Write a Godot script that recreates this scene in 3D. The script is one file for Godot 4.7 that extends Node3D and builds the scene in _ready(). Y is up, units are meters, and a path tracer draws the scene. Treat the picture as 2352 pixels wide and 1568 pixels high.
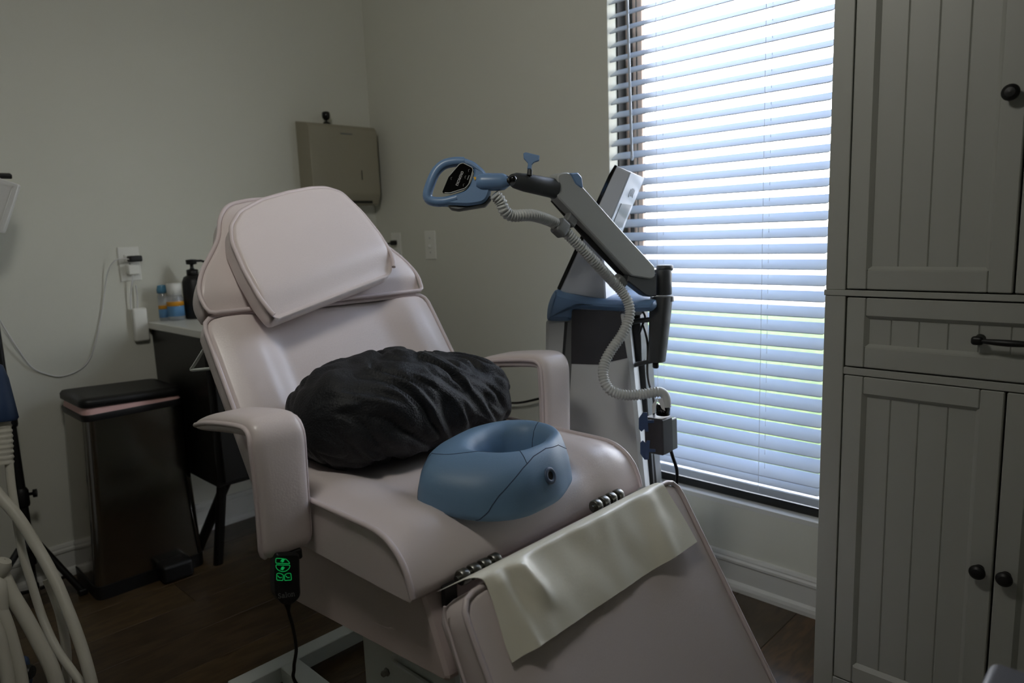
extends Node3D
# A treatment room: a reclined pale chair, a treatment machine on an arm by a window with slatted blinds, a panelled cupboard.
# World axes: the room's far corner is the origin, x runs along the window wall, z along the left wall, y up.


class Geo:  # collects triangles; each has a smooth group (-1 is flat)
	var v := PackedVector3Array()
	var s := PackedInt32Array()

	func tri(a: Vector3, b: Vector3, c: Vector3, g := 0) -> void:
		v.append(a)
		v.append(b)
		v.append(c)
		s.append(g)

	func quad(a: Vector3, b: Vector3, c: Vector3, d: Vector3, g := 0) -> void:
		tri(a, b, c, g)
		tri(a, c, d, g)

	func away(a: Vector3, b: Vector3, c: Vector3, from: Vector3, g := -1) -> void:
		if (b - a).cross(c - a).dot(a + b + c - 3.0 * from) > 0.0:
			tri(a, c, b, g)
		else:
			tri(a, b, c, g)

	func fix(start: int) -> void:  # turn a closed shape's faces outwards
		var m := Vector3.ZERO
		for i in range(start, v.size()):
			m += v[i]
		m /= maxf(1.0, v.size() - start)
		var vol := 0.0
		for i in range(start, v.size(), 3):
			vol += (v[i] - m).dot((v[i + 1] - m).cross(v[i + 2] - m))
		if vol > 0.0:
			for i in range(start, v.size(), 3):
				var k := v[i + 1]
				v[i + 1] = v[i + 2]
				v[i + 2] = k

	func box(c: Vector3, size: Vector3, bev := 0.0, b := Basis.IDENTITY) -> Geo:
		var h := size / 2.0
		if bev <= 0.0:
			for a in 3:
				for sg: float in [-1.0, 1.0]:
					var p: Array[Vector3] = []
					for k: Vector2 in [Vector2(-1, -1), Vector2(1, -1), Vector2(1, 1), Vector2(-1, 1)]:
						var q := Vector3.ZERO
						q[a] = sg * h[a]
						q[(a + 1) % 3] = k.x * h[(a + 1) % 3]
						q[(a + 2) % 3] = k.y * h[(a + 2) % 3]
						p.append(c + b * q)
					away(p[0], p[1], p[2], c)
					away(p[0], p[2], p[3], c)
			return self
		var at := func(sx: float, sy: float, sz: float, face: int) -> Vector3:
			var sg := Vector3(sx, sy, sz)
			var q := Vector3.ZERO
			for a in 3:
				q[a] = sg[a] * (h[a] - (0.0 if a == face else bev))
			return c + b * q
		for a in 3:
			var d := (a + 1) % 3
			var e := (a + 2) % 3
			for sg: float in [-1.0, 1.0]:
				var p: Array[Vector3] = []
				for k: Vector2 in [Vector2(-1, -1), Vector2(1, -1), Vector2(1, 1), Vector2(-1, 1)]:
					var q := Vector3.ZERO
					q[a] = sg
					q[d] = k.x
					q[e] = k.y
					p.append(at.call(q.x, q.y, q.z, a))
				away(p[0], p[1], p[2], c)
				away(p[0], p[2], p[3], c)
			for sd: float in [-1.0, 1.0]:
				for se: float in [-1.0, 1.0]:
					var q0 := Vector3.ZERO
					q0[a] = -1
					q0[d] = sd
					q0[e] = se
					var q1 := q0
					q1[a] = 1
					var p0: Vector3 = at.call(q0.x, q0.y, q0.z, d)
					var p1: Vector3 = at.call(q1.x, q1.y, q1.z, d)
					var p2: Vector3 = at.call(q1.x, q1.y, q1.z, e)
					var p3: Vector3 = at.call(q0.x, q0.y, q0.z, e)
					away(p0, p1, p2, c)
					away(p0, p2, p3, c)
		for sx: float in [-1.0, 1.0]:
			for sy: float in [-1.0, 1.0]:
				for sz: float in [-1.0, 1.0]:
					away(at.call(sx, sy, sz, 0), at.call(sx, sy, sz, 1), at.call(sx, sy, sz, 2), c)
		return self

	func span(a: Vector3, b: Vector3, bev := 0.0) -> Geo:  # a box between two corners
		return box((a + b) / 2.0, (b - a).abs(), bev)

	func rbox(c: Vector3, size: Vector3, r: float, b := Basis.IDENTITY, n := 4) -> Geo:
		var start := v.size()
		var h := size / 2.0
		r = minf(r, minf(h.x, minf(h.y, h.z)) * 0.999)
		var lines := []
		for a in 3:
			var l := PackedFloat32Array()
			for k in n + 1:
				l.append(-h[a] + r - r * tan(PI / 4.0 * (1.0 - float(k) / n)))
			for k in n + 1:
				l.append(h[a] - r + r * tan(PI / 4.0 * float(k) / n))
			lines.append(l)
		for a in 3:
			var d := (a + 1) % 3
			var e := (a + 2) % 3
			for sg: float in [-1.0, 1.0]:
				var ld: PackedFloat32Array = lines[d]
				var le: PackedFloat32Array = lines[e]
				var p := []
				for i in ld.size():
					var row := PackedVector3Array()
					for j in le.size():
						var q := Vector3.ZERO
						q[a] = sg * h[a]
						q[d] = ld[i]
						q[e] = le[j]
						var inner := q.clamp(-h + Vector3.ONE * r, h - Vector3.ONE * r)
						row.append(c + b * (inner + (q - inner).normalized() * r))
					p.append(row)
				for i in ld.size() - 1:
					for j in le.size() - 1:
						var m: Vector3 = (p[i][j] + p[i + 1][j + 1]) / 2.0
						if (p[i + 1][j] - p[i][j]).cross(p[i + 1][j + 1] - p[i][j]).dot(m - c) > 0.0:
							quad(p[i][j], p[i][j + 1], p[i + 1][j + 1], p[i + 1][j])
						else:
							quad(p[i][j], p[i + 1][j], p[i + 1][j + 1], p[i][j + 1])
		if start < 0:
			fix(start)
		return self

	func loft(rings: Array, around := true, cap0 := true, cap1 := true, g := 0, ended := false) -> Geo:
		var start := v.size()
		var n: int = rings[0].size()
		for i in rings.size() - 1 + (1 if ended else 0):
			var p: PackedVector3Array = rings[i]
			var q: PackedVector3Array = rings[(i + 1) % rings.size()]
			for j in n if around else n - 1:
				var k := (j + 1) % n
				quad(p[j], p[k], q[k], q[j], g)
		if not ended:
			if cap0:
				fan(rings[0], 1 if g >= 0 else -1, false)
			if cap1:
				fan(rings[-1], 2 if g >= 0 else -1, true)
		fix(start)
		return self

	func fan(ring: PackedVector3Array, g: int, turned: bool) -> void:
		var m := Vector3.ZERO
		for p in ring:
			m += p
		m /= ring.size()
		for j in ring.size():
			var k := (j + 1) % ring.size()
			if turned:
				tri(m, ring[j], ring[k], g)
			else:
				tri(m, ring[k], ring[j], g)

	func tube(path: Array, r: Variant, n := 10, ended := false, flat := 1.0, up := Vector3.ZERO) -> Geo:
		# a round bar along a path; r is a radius or one radius per point; flat squeezes it along «up»
		var rings := []
		var side := Vector3.ZERO
		for i in path.size():
			var a: Vector3 = path[(i - 1 + path.size()) % path.size()] if ended else path[maxi(i - 1, 0)]
			var b: Vector3 = path[(i + 1) % path.size()] if ended else path[mini(i + 1, path.size() - 1)]
			var t := (b - a).normalized()
			if up != Vector3.ZERO:
				side = t.cross(up).normalized()
			elif side == Vector3.ZERO:
				side = t.cross(Vector3.UP if absf(t.y) < 0.9 else Vector3.RIGHT).normalized()
			else:
				side = (side - t * side.dot(t)).normalized()
			var other := side.cross(t)
			var rr: float = r[i] if r is Array or r is PackedFloat32Array else r
			var ring := PackedVector3Array()
			for k in n:
				var w := TAU * k / n
				ring.append(path[i] + side * cos(w) * rr + other * sin(w) * rr * flat)
			rings.append(ring)
		return loft(rings, true, true, true, 0, ended)

	func lathe(o: Vector3, axis: Vector3, prof: Array, n := 20, cx := 1.0) -> Geo:  # prof: Vector2(radius, height along the axis)
		var d := axis.normalized()
		var a := d.cross(Vector3.UP if absf(d.y) < 0.9 else Vector3.RIGHT).normalized()
		var b := d.cross(a)
		var start := v.size()
		for i in prof.size() - 1:
			for k in n:
				var w0 := TAU * k / n
				var w1 := TAU * ((k + 1) % n) / n
				var e0 := a * cos(w0) * cx + b * sin(w0)
				var e1 := a * cos(w1) * cx + b * sin(w1)
				var p0: Vector3 = o + e0 * prof[i].x + d * prof[i].y
				var p1: Vector3 = o + e1 * prof[i].x + d * prof[i].y
				var q0: Vector3 = o + e0 * prof[i + 1].x + d * prof[i + 1].y
				var q1: Vector3 = o + e1 * prof[i + 1].x + d * prof[i + 1].y
				quad(p0, p1, q1, q0, 10 + i if prof[i].x * prof[i + 1].x > 0.0 and (i == 0 or i == prof.size() - 2) else 10)
		fix(start)
		return self

	func prism(poly: Array, o: Vector3, a: Vector3, b: Vector3, d0: float, d1: float, bev := 0.0, g := -1) -> Geo:
		# a flat outline (a, b) drawn out along a x b from d0 to d1, its edges cut by bev
		var start := v.size()
		var nn := a.cross(b).normalized()
		var small := Geo.inset(poly, bev)
		var rows := [[small, d0], [poly, d0 + bev], [poly, d1 - bev], [small, d1]] if bev > 0.0 else [[poly, d0], [poly, d1]]
		var rings := []
		for r: Array in rows:
			var ring := PackedVector3Array()
			for p: Vector2 in r[0]:
				ring.append(o + a * p.x + b * p.y + nn * r[1])
			rings.append(ring)
		for i in rings.size() - 1:
			for j in poly.size():
				var k := (j + 1) % poly.size()
				quad(rings[i][j], rings[i][k], rings[i + 1][k], rings[i + 1][j], g)
		var flat := PackedVector2Array(poly)
		var ids := Geometry2D.triangulate_polygon(flat)
		var ccw := not Geometry2D.is_polygon_clockwise(flat)
		for i in range(0, ids.size(), 3):
			var x := ids[i]
			var y := ids[i + 1]
			var z := ids[i + 2]
			var pos := (flat[y] - flat[x]).cross(flat[z] - flat[x]) > 0.0
			if pos != ccw:
				var k := y
				y = z
				z = k
			tri(rings[0][x], rings[0][z], rings[0][y], -1 if g < 0 else 1)
			tri(rings[-1][x], rings[-1][y], rings[-1][z], -1 if g < 0 else 2)
		fix(start)
		return self

	static func inset(poly: Array, d: float) -> Array:
		if d == 0.0:
			return poly
		var n := poly.size()
		var sgn := 1.0 if Geometry2D.is_polygon_clockwise(PackedVector2Array(poly)) else -1.0
		var out := []
		for i in n:
			var p: Vector2 = poly[i]
			var e0: Vector2 = (p - poly[(i - 1 + n) % n]).normalized()
			var e1: Vector2 = (poly[(i + 1) % n] - p).normalized()
			var n0 := Vector2(e0.y, -e0.x) * sgn
			var n1 := Vector2(e1.y, -e1.x) * sgn
			var m := (n0 + n1).normalized()
			out.append(p + m * d / maxf(0.4, m.dot(n0)))
		return out

	static func round_off(poly: Array, r: Variant, seg := 5) -> Array:  # corners turned into arcs; r one radius or one per corner
		var out := []
		var n := poly.size()
		for i in n:
			var p: Vector2 = poly[i]
			var a: Vector2 = poly[(i - 1 + n) % n]
			var b: Vector2 = poly[(i + 1) % n]
			var rr: float = r[i] if r is Array else r
			rr = minf(rr, minf(p.distance_to(a), p.distance_to(b)) * 0.48)
			if rr < 1e-5:
				out.append(p)
				continue
			var p0 := p + (a - p).normalized() * rr
			var p1 := p + (b - p).normalized() * rr
			for k in seg + 1:
				var t := float(k) / seg
				out.append(p0.lerp(p, t).lerp(p.lerp(p1, t), t))
		return out

	static func resample(poly: Array, n: int) -> Array:
		var total := 0.0
		var m := poly.size()
		for i in m:
			total += (poly[i] as Vector2).distance_to(poly[(i + 1) % m])
		var out := []
		var i := 0
		var gone := 0.0
		for k in n:
			var want := total * k / n
			while true:
				var l := (poly[i % m] as Vector2).distance_to(poly[(i + 1) % m])
				if gone + l >= want - 1e-9 or i > m + 1:
					out.append((poly[i % m] as Vector2).lerp(poly[(i + 1) % m], clampf((want - gone) / maxf(l, 1e-9), 0, 1)))
					break
				gone += l
				i += 1
		return out

	func pad(poly: Array, o: Vector3, a: Vector3, b: Vector3, th: float, er: float, rise: Callable, back_r := 0.0, n := 72, m := 14) -> Geo:
		# an upholstered pad: outline in (a, b), front at d = 0 with rolled edges, its face lifted by rise(a, b)
		var start := v.size()
		var nn := a.cross(b).normalized()
		var line := Geo.resample(poly, n)
		var mid := Vector2.ZERO
		for p: Vector2 in line:
			mid += p / n
		var rows := []
		var br := back_r if back_r > 0.0 else 0.004
		for k in 4:
			var w := PI / 2.0 * k / 3.0
			rows.append([Geo.inset(line, br * (1.0 - sin(w))), -th + br * (1.0 - cos(w))])
		for k in 5:
			var w := PI / 2.0 * k / 4.0
			rows.append([Geo.inset(line, er * (1.0 - cos(w))), -er + er * sin(w)])
		var rim: Array = rows[-1][0]
		for k in range(1, m):
			var f := 1.0 - float(k) / m
			var l := []
			for p: Vector2 in rim:
				l.append(mid + (p - mid) * f)
			rows.append([l, 0.0])
		var rings := []
		for i in rows.size():
			var ring := PackedVector3Array()
			for p: Vector2 in rows[i][0]:
				var d: float = rows[i][1]
				if i >= 4:
					d += rise.call(p.x, p.y) * (1.0 if i > 6 else 0.0 if i == 4 else 0.5)
				ring.append(o + a * p.x + b * p.y + nn * d)
			rings.append(ring)
		for i in rings.size() - 1:
			for j in n:
				var k := (j + 1) % n
				quad(rings[i][j], rings[i][k], rings[i + 1][k], rings[i + 1][j])
		var c: Vector3 = o + a * mid.x + b * mid.y + nn * rise.call(mid.x, mid.y)
		var c2: Vector3 = o + a * mid.x + b * mid.y - nn * th
		for j in n:
			var k := (j + 1) % n
			tri(c, rings[-1][j], rings[-1][k])
			tri(c2, rings[0][k], rings[0][j], 1)
		fix(start)
		return self

	func sheet(f: Callable, nu: int, nv: int, th: float, dir: Vector3) -> Geo:  # a cloth or film: f(u, v) with a thickness along dir
		var start := v.size()
		var top := []
		var low := []
		for i in nu + 1:
			var r0 := PackedVector3Array()
			var r1 := PackedVector3Array()
			for j in nv + 1:
				var p: Vector3 = f.call(float(i) / nu, float(j) / nv)
				r0.append(p)
				r1.append(p - dir * th)
			top.append(r0)
			low.append(r1)
		for i in nu:
			for j in nv:
				quad(top[i][j], top[i + 1][j], top[i + 1][j + 1], top[i][j + 1])
				quad(low[i][j], low[i][j + 1], low[i + 1][j + 1], low[i + 1][j], 3)
		for i in nu:
			quad(top[i][0], low[i][0], low[i + 1][0], top[i + 1][0], -1)
			quad(top[i][nv], top[i + 1][nv], low[i + 1][nv], low[i][nv], -1)
		for j in nv:
			quad(top[0][j], top[0][j + 1], low[0][j + 1], low[0][j], -1)
			quad(top[nu][j], low[nu][j], low[nu][j + 1], top[nu][j + 1], -1)
		fix(start)
		return self


static func curve(pts: Array, sub := 8, ended := false) -> Array:  # a smooth line through the points
	var out := []
	var n := pts.size()
	for i in n if ended else n - 1:
		var p0: Vector3 = pts[(i - 1 + n) % n] if ended else pts[maxi(i - 1, 0)]
		var p1: Vector3 = pts[i]
		var p2: Vector3 = pts[(i + 1) % n]
		var p3: Vector3 = pts[(i + 2) % n] if ended else pts[mini(i + 2, n - 1)]
		for k in sub:
			out.append(p1.cubic_interpolate(p2, p0, p3, float(k) / sub))
	if not ended:
		out.append(pts[-1])
	return out


static func spaced(path: Array, step: float) -> Array:  # the same line with even steps
	var c := Curve3D.new()
	c.bake_interval = step
	for p: Vector3 in path:
		c.add_point(p)
	var out := []
	var l := c.get_baked_length()
	var n := maxi(2, int(l / step))
	for i in n + 1:
		out.append(c.sample_baked(l * i / n))
	return out


var M := {}
var names := {}


func where(n: Node) -> Vector3:
	var p := Vector3.ZERO
	while n != self and n is Node3D:
		p += (n as Node3D).position
		n = n.get_parent()
	return p


func numbered(called: String) -> String:
	var k: int = names.get(called, -1) + 1
	names[called] = k
	return called if k == 0 else "%s_%03d" % [called, k]


func obj(called: String, g: Geo, mat: Material, parent: Node = self) -> MeshInstance3D:
	var box := AABB(g.v[0], Vector3.ZERO)
	for p in g.v:
		box = box.expand(p)
	var c := box.get_center()
	var st := SurfaceTool.new()
	st.begin(Mesh.PRIMITIVE_TRIANGLES)
	for i in g.s.size():
		st.set_smooth_group(g.s[i])
		st.add_vertex(g.v[3 * i] - c)
		st.set_smooth_group(g.s[i])
		st.add_vertex(g.v[3 * i + 1] - c)
		st.set_smooth_group(g.s[i])
		st.add_vertex(g.v[3 * i + 2] - c)
	st.generate_normals()
	st.index()
	var o := MeshInstance3D.new()
	o.mesh = st.commit()
	o.material_override = null
	o.mesh.surface_set_material(0, mat)
	o.name = numbered(called) if parent == self else called
	o.position = c - where(parent)
	o.cast_shadow = GeometryInstance3D.SHADOW_CASTING_SETTING_ON
	parent.add_child(o, true)
	return o


func again(o: MeshInstance3D, by: Vector3, mat: Material = null) -> MeshInstance3D:  # the same mesh once more, moved
	var c := MeshInstance3D.new()
	c.mesh = o.mesh
	if mat:
		c.material_override = mat
	c.name = String(o.name).rstrip("0123456789_")
	c.position = o.position + by
	o.get_parent().add_child(c, true)
	return c


func thing(called: String, label: String, category: String, at: Vector3, group := "") -> Node3D:
	var o := Node3D.new()
	o.name = numbered(called)
	add_child(o, true)
	o.position = at
	o.set_meta("label", label)
	o.set_meta("category", category)
	if group:
		o.set_meta("group", group)
	return o


func tag(o: Node3D, label: String, category: String, group := "") -> Node3D:
	o.set_meta("label", label)
	o.set_meta("category", category)
	if group:
		o.set_meta("group", group)
	return o


func struct(o: Node3D, label := "", category := "") -> Node3D:
	o.set_meta("kind", "structure")
	if label:
		o.set_meta("label", label)
		o.set_meta("category", category)
	return o


func words(text: String, size: float, mat: Material, parent: Node, called: String, o: Vector3, right: Vector3, up: Vector3, fontname := "Droid Sans", depth := 0.0006) -> MeshInstance3D:
	var f := SystemFont.new()
	f.font_names = PackedStringArray([fontname])
	var t := TextMesh.new()
	t.font = f
	t.text = text
	t.font_size = 64
	t.pixel_size = size / 64.0
	t.depth = depth
	t.curve_step = 2.0
	t.material = mat
	var m := MeshInstance3D.new()
	m.mesh = t
	m.name = called
	m.transform = Transform3D(Basis(right.normalized(), up.normalized(), right.cross(up).normalized()), o - where(parent))
	parent.add_child(m, true)
	return m


func noise(freq: float, octaves := 4, kind := FastNoiseLite.TYPE_SIMPLEX_SMOOTH, sd := 1) -> FastNoiseLite:
	var n := FastNoiseLite.new()
	n.noise_type = kind
	n.frequency = freq
	n.fractal_octaves = octaves
	n.seed = sd
	return n


func noise_tex(freq: float, ramp: Array, size := 512, octaves := 4, bump := 0.0, sd := 1, kind := FastNoiseLite.TYPE_SIMPLEX_SMOOTH) -> NoiseTexture2D:
	var t := NoiseTexture2D.new()
	t.width = size
	t.height = size
	t.seamless = true
	t.noise = noise(freq, octaves, kind, sd)
	if bump > 0.0:
		t.as_normal_map = true
		t.bump_strength = bump
	elif ramp:
		var g := Gradient.new()
		g.offsets = PackedFloat32Array()
		g.colors = PackedColorArray()
		var off := PackedFloat32Array()
		var col := PackedColorArray()
		for i in ramp.size():
			off.append(float(i) / (ramp.size() - 1))
			col.append(ramp[i])
		g.offsets = off
		g.colors = col
		t.color_ramp = g
	return t


func mat(called: String, c: Color, rough := 0.5, metal := 0.0) -> StandardMaterial3D:
	var m := StandardMaterial3D.new()
	m.resource_name = called
	m.albedo_color = c
	m.roughness = rough
	m.metallic = metal
	M[called] = m
	return m


func grained(m: StandardMaterial3D, t: Texture2D, scale: float, amount: float) -> StandardMaterial3D:  # fine relief
	m.uv1_triplanar = true
	m.uv1_scale = Vector3.ONE * scale
	m.normal_enabled = true
	m.normal_texture = t
	m.normal_scale = amount
	return m


func _ready() -> void:
	# camera
	var cam := Camera3D.new()
	cam.name = "camera"
	cam.transform = Transform3D(Basis(Vector3(0.7158, -0.03754, -0.69729), Vector3(-0.08117, 0.98731, -0.13648), Vector3(0.69357, 0.15429, 0.70367)).orthonormalized(), Vector3(2.7474, 1.12, 1.9303))
	cam.fov = 51.39
	cam.near = 0.05
	cam.far = 200.0
	var lens := CameraAttributesPhysical.new()
	lens.frustum_focal_length = 24.94
	lens.frustum_focus_distance = 1.5
	lens.exposure_aperture = 3.2
	cam.attributes = lens
	add_child(cam)
	cam.current = true
	# sky, exposure
	var sky_m := ProceduralSkyMaterial.new()
	sky_m.sky_top_color = Color(0.31, 0.41, 0.57)
	sky_m.sky_horizon_color = Color(1.0, 1.0, 0.99)
	sky_m.sky_curve = 0.35
	sky_m.ground_bottom_color = Color(0.5, 0.5, 0.46)
	sky_m.ground_horizon_color = Color(0.8, 0.82, 0.8)
	sky_m.sky_energy_multiplier = 3.5
	sky_m.ground_energy_multiplier = 2.0
	var sky := Sky.new()
	sky.sky_material = sky_m
	var env := Environment.new()
	env.background_mode = Environment.BG_SKY
	env.sky = sky
	env.tonemap_mode = Environment.TONE_MAPPER_LINEAR
	env.tonemap_exposure = 1.0
	env.sdfgi_enabled = true
	env.ssao_enabled = true
	env.ssil_enabled = true
	var we := WorldEnvironment.new()
	we.name = "surroundings"
	we.environment = env
	add_child(we)
	# the sun stands behind the building and lights only the lawn and the drive
	var sun := DirectionalLight3D.new()
	sun.name = "sun"
	sun.light_energy = 4.0
	sun.light_color = Color(1.0, 0.96, 0.9)
	sun.light_angular_distance = 0.5
	sun.shadow_enabled = true
	sun.sky_mode = DirectionalLight3D.SKY_MODE_LIGHT_ONLY
	sun.look_at_from_position(Vector3(2, 9, 6), Vector3.ZERO)
	add_child(sun)

	materials()
	room()
	outside()
	window()
	blind()
	treatment_lamp(Vector3(1.95, 2.08, 1.70), Vector3(-0.52, -0.50, -0.68))
	chair()
	neck_pillow()
	blanket()
	face_cushion()
	drape()
	machine()
	cupboards()
	remote()
	vanity()
	bin()
	wall_things()
	light_stand()
	hoses()
	foreground()


func treatment_lamp(head: Vector3, aim: Vector3) -> void:
	# a lamp on a jointed arm from the ceiling, above the frame: its light falls on the chair's head and the far walls
	var d := aim.normalized()
	var side := d.cross(Vector3.UP).normalized()
	var up := side.cross(d)
	var b := Basis(side, up, -d)
	var root := Vector3(2.55, 2.7, 2.45)
	var t := thing("treatment_lamp", "white treatment lamp hung from the ceiling on a jointed arm above the viewer", "lamp", root)
	obj("ceiling_plate", Geo.new().lathe(root, Vector3.DOWN, [Vector2(0.001, 0.0), Vector2(0.09, 0.0), Vector2(0.09, 0.02), Vector2(0.03, 0.035), Vector2(0.001, 0.035)], 28), M.white_paint, t)
	var elbow := root + Vector3(0.0, -0.35, 0.0)
	var wrist := head - d * 0.06
	obj("arm", Geo.new().tube([root, elbow], 0.018, 14), M.white_paint, t)
	obj("arm", Geo.new().tube([elbow, wrist + Vector3(0.06, 0.07, 0.09), wrist], 0.014, 14), M.white_paint, t)
	obj("head", Geo.new().rbox(head - d * 0.025, Vector3(0.36, 0.24, 0.05), 0.02, b), M.white_paint, t)
	obj("diffuser", Geo.new().box(head + d * 0.002, Vector3(0.32, 0.20, 0.006), 0.002, b), M.lamp_glow, t)
	var l := AreaLight3D.new()
	l.name = "lamp_light"
	l.area_size = Vector2(0.32, 0.20)
	l.area_normalize_energy = true
	l.light_energy = 0.61
	l.light_color = Color(1.0, 0.99, 0.955)
	l.shadow_enabled = true
	l.transform = Transform3D(b, head + d * 0.012 - root)
	t.add_child(l)


func materials() -> void:
	var fine := noise_tex(0.05, [], 256, 4, 4.0, 3)
	var peel := noise_tex(0.03, [], 256, 3, 3.0, 5)
	grained(mat("wall_paint", Color(0.845, 0.845, 0.80), 0.85), peel, 3.2, 0.08)
	grained(mat("ceiling_paint", Color(0.84, 0.84, 0.82), 0.9), peel, 1.5, 0.3)
	mat("trim_paint", Color(0.84, 0.84, 0.82), 0.45)
	mat("white_paint", Color(0.88, 0.88, 0.87), 0.4)
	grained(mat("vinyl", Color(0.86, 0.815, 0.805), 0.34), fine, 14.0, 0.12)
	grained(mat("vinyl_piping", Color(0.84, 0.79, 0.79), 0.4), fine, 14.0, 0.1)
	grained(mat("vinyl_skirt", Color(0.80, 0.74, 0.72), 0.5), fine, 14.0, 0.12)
	grained(mat("cream_sheet", Color(0.925, 0.91, 0.84), 0.36), fine, 10.0, 0.08)
	grained(mat("blue_leather", Color(0.405, 0.525, 0.64), 0.5), fine, 18.0, 0.15)
	mat("blue_thread", Color(0.16, 0.21, 0.29), 0.8)
	mat("blue_rubber", Color(0.28, 0.35, 0.45), 0.5)
	var plush := grained(mat("plush", Color(0.032, 0.046, 0.072), 0.66), noise_tex(0.08, [], 256, 3, 6.0, 9), 9.0, 0.5)
	plush.rim_enabled = true
	plush.rim = 0.16
	plush.rim_tint = 0.4
	mat("white_steel", Color(0.80, 0.82, 0.80), 0.35)
	mat("black_plastic", Color(0.05, 0.05, 0.055), 0.45)
	mat("black_gloss", Color(0.015, 0.015, 0.018), 0.12)
	mat("black_wood", Color(0.07, 0.065, 0.06), 0.4)
	mat("dark_grey", Color(0.19, 0.20, 0.205), 0.45)
	mat("mid_grey", Color(0.42, 0.43, 0.43), 0.4)
	mat("arm_grey", Color(0.61, 0.62, 0.61), 0.38)
	mat("shell_grey", Color(0.76, 0.77, 0.77), 0.4)
	mat("screen_grey", Color(0.72, 0.74, 0.77), 0.35)
	mat("tray_grey", Color(0.40, 0.40, 0.43), 0.4)
	mat("shell_white", Color(0.86, 0.87, 0.88), 0.35)
	mat("panel_dark", Color(0.22, 0.22, 0.235), 0.4)
	mat("machine_blue", Color(0.40, 0.515, 0.655), 0.36)
	mat("clip_blue", Color(0.20, 0.28, 0.42), 0.45)
	mat("hose_grey", Color(0.72, 0.73, 0.72), 0.4)
	mat("print_white", Color(0.80, 0.80, 0.80), 0.6)
	mat("print_grey", Color(0.55, 0.56, 0.56), 0.6)
	mat("print_yellow", Color(0.85, 0.65, 0.12), 0.6)
	mat("steel", Color(0.62, 0.62, 0.61), 0.3, 1.0)
	mat("zinc", Color(0.5, 0.5, 0.48), 0.35, 1.0)
	grained(mat("bin_steel", Color(0.56, 0.54, 0.51), 0.17, 1.0), noise_tex(0.02, [], 256, 2, 1.0, 12), 2.0, 0.1)
	mat("cupboard_paint", Color(0.66, 0.665, 0.635), 0.45)
	mat("groove_dark", Color(0.2, 0.2, 0.19), 0.9)
	mat("dispenser", Color(0.60, 0.58, 0.51), 0.5)
	mat("plate_plastic", Color(0.91, 0.91, 0.88), 0.4)
	mat("cable_white", Color(0.86, 0.86, 0.85), 0.5)
	mat("hose_cream", Color(0.80, 0.79, 0.74), 0.45)
	mat("counter_white", Color(0.88, 0.88, 0.85), 0.3)
	mat("liner", Color(0.86, 0.70, 0.68), 0.5)
	mat("bronze", Color(0.07, 0.07, 0.065), 0.5)
	mat("stucco", Color(0.72, 0.62, 0.56), 0.9)
	var slat := mat("slat_white", Color(0.72, 0.755, 0.80), 0.4)
	slat.backlight_enabled = true
	slat.backlight = Color(0.10, 0.11, 0.13)
	mat("cord_white", Color(0.85, 0.86, 0.88), 0.7)
	var glass := mat("window_glass", Color(1, 1, 1, 0.04), 0.02)
	glass.transparency = BaseMaterial3D.TRANSPARENCY_ALPHA
	var clear := mat("clear_plastic", Color(0.9, 0.95, 1.0, 0.25), 0.06)
	clear.transparency = BaseMaterial3D.TRANSPARENCY_ALPHA
	mat("bottle_blue", Color(0.35, 0.58, 0.72), 0.25)
	mat("label_blue", Color(0.40, 0.60, 0.78), 0.5)
	mat("label_orange", Color(0.88, 0.62, 0.15), 0.5)
	mat("bottle_white", Color(0.9, 0.9, 0.88), 0.4)
	var lamp := mat("lamp_glow", Color(1, 0.97, 0.9), 0.6)
	lamp.emission_enabled = true
	lamp.emission = Color(1.0, 0.93, 0.84)
	lamp.emission_energy_multiplier = 0.9
	var green := mat("green_glow", Color(0.05, 0.3, 0.15), 0.5)
	green.emission_enabled = true
	green.emission = Color(0.10, 0.85, 0.42)
	green.emission_energy_multiplier = 0.32
	for k in 5:
		var tones: Array = [[Color(0.24, 0.19, 0.12), Color(0.36, 0.29, 0.20)], [Color(0.21, 0.17, 0.12), Color(0.31, 0.25, 0.18)], [Color(0.28, 0.21, 0.14), Color(0.35, 0.28, 0.19)], [Color(0.20, 0.16, 0.11), Color(0.37, 0.27, 0.17)], [Color(0.17, 0.14, 0.10), Color(0.27, 0.22, 0.15)]][k]
		var w := mat("plank_%d" % k, Color.WHITE, 0.30)
		w.albedo_texture = noise_tex(0.012, [tones[0], tones[1], tones[0].lerp(tones[1], 0.3), tones[1]], 512, 5, 0.0, 20 + k)
		w.uv1_triplanar = true
		w.uv1_world_triplanar = true
		w.uv1_scale = Vector3(3.0, 1.0, 0.7)
		w.uv1_offset = Vector3(0.37 * k, 0, 0.21 * k)
	var lawn := mat("lawn_green", Color.WHITE, 0.95)
	lawn.albedo_texture = noise_tex(0.03, [Color(0.16, 0.25, 0.09), Color(0.27, 0.36, 0.15), Color(0.36, 0.40, 0.20)], 512, 5, 0.0, 31)
	lawn.uv1_triplanar = true
	lawn.uv1_world_triplanar = true
	lawn.uv1_scale = Vector3.ONE * 0.5
	mat("concrete", Color(0.80, 0.79, 0.76), 0.9)


const TOP := 2.7
const RX := 3.6
const RZ := 3.7


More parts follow.
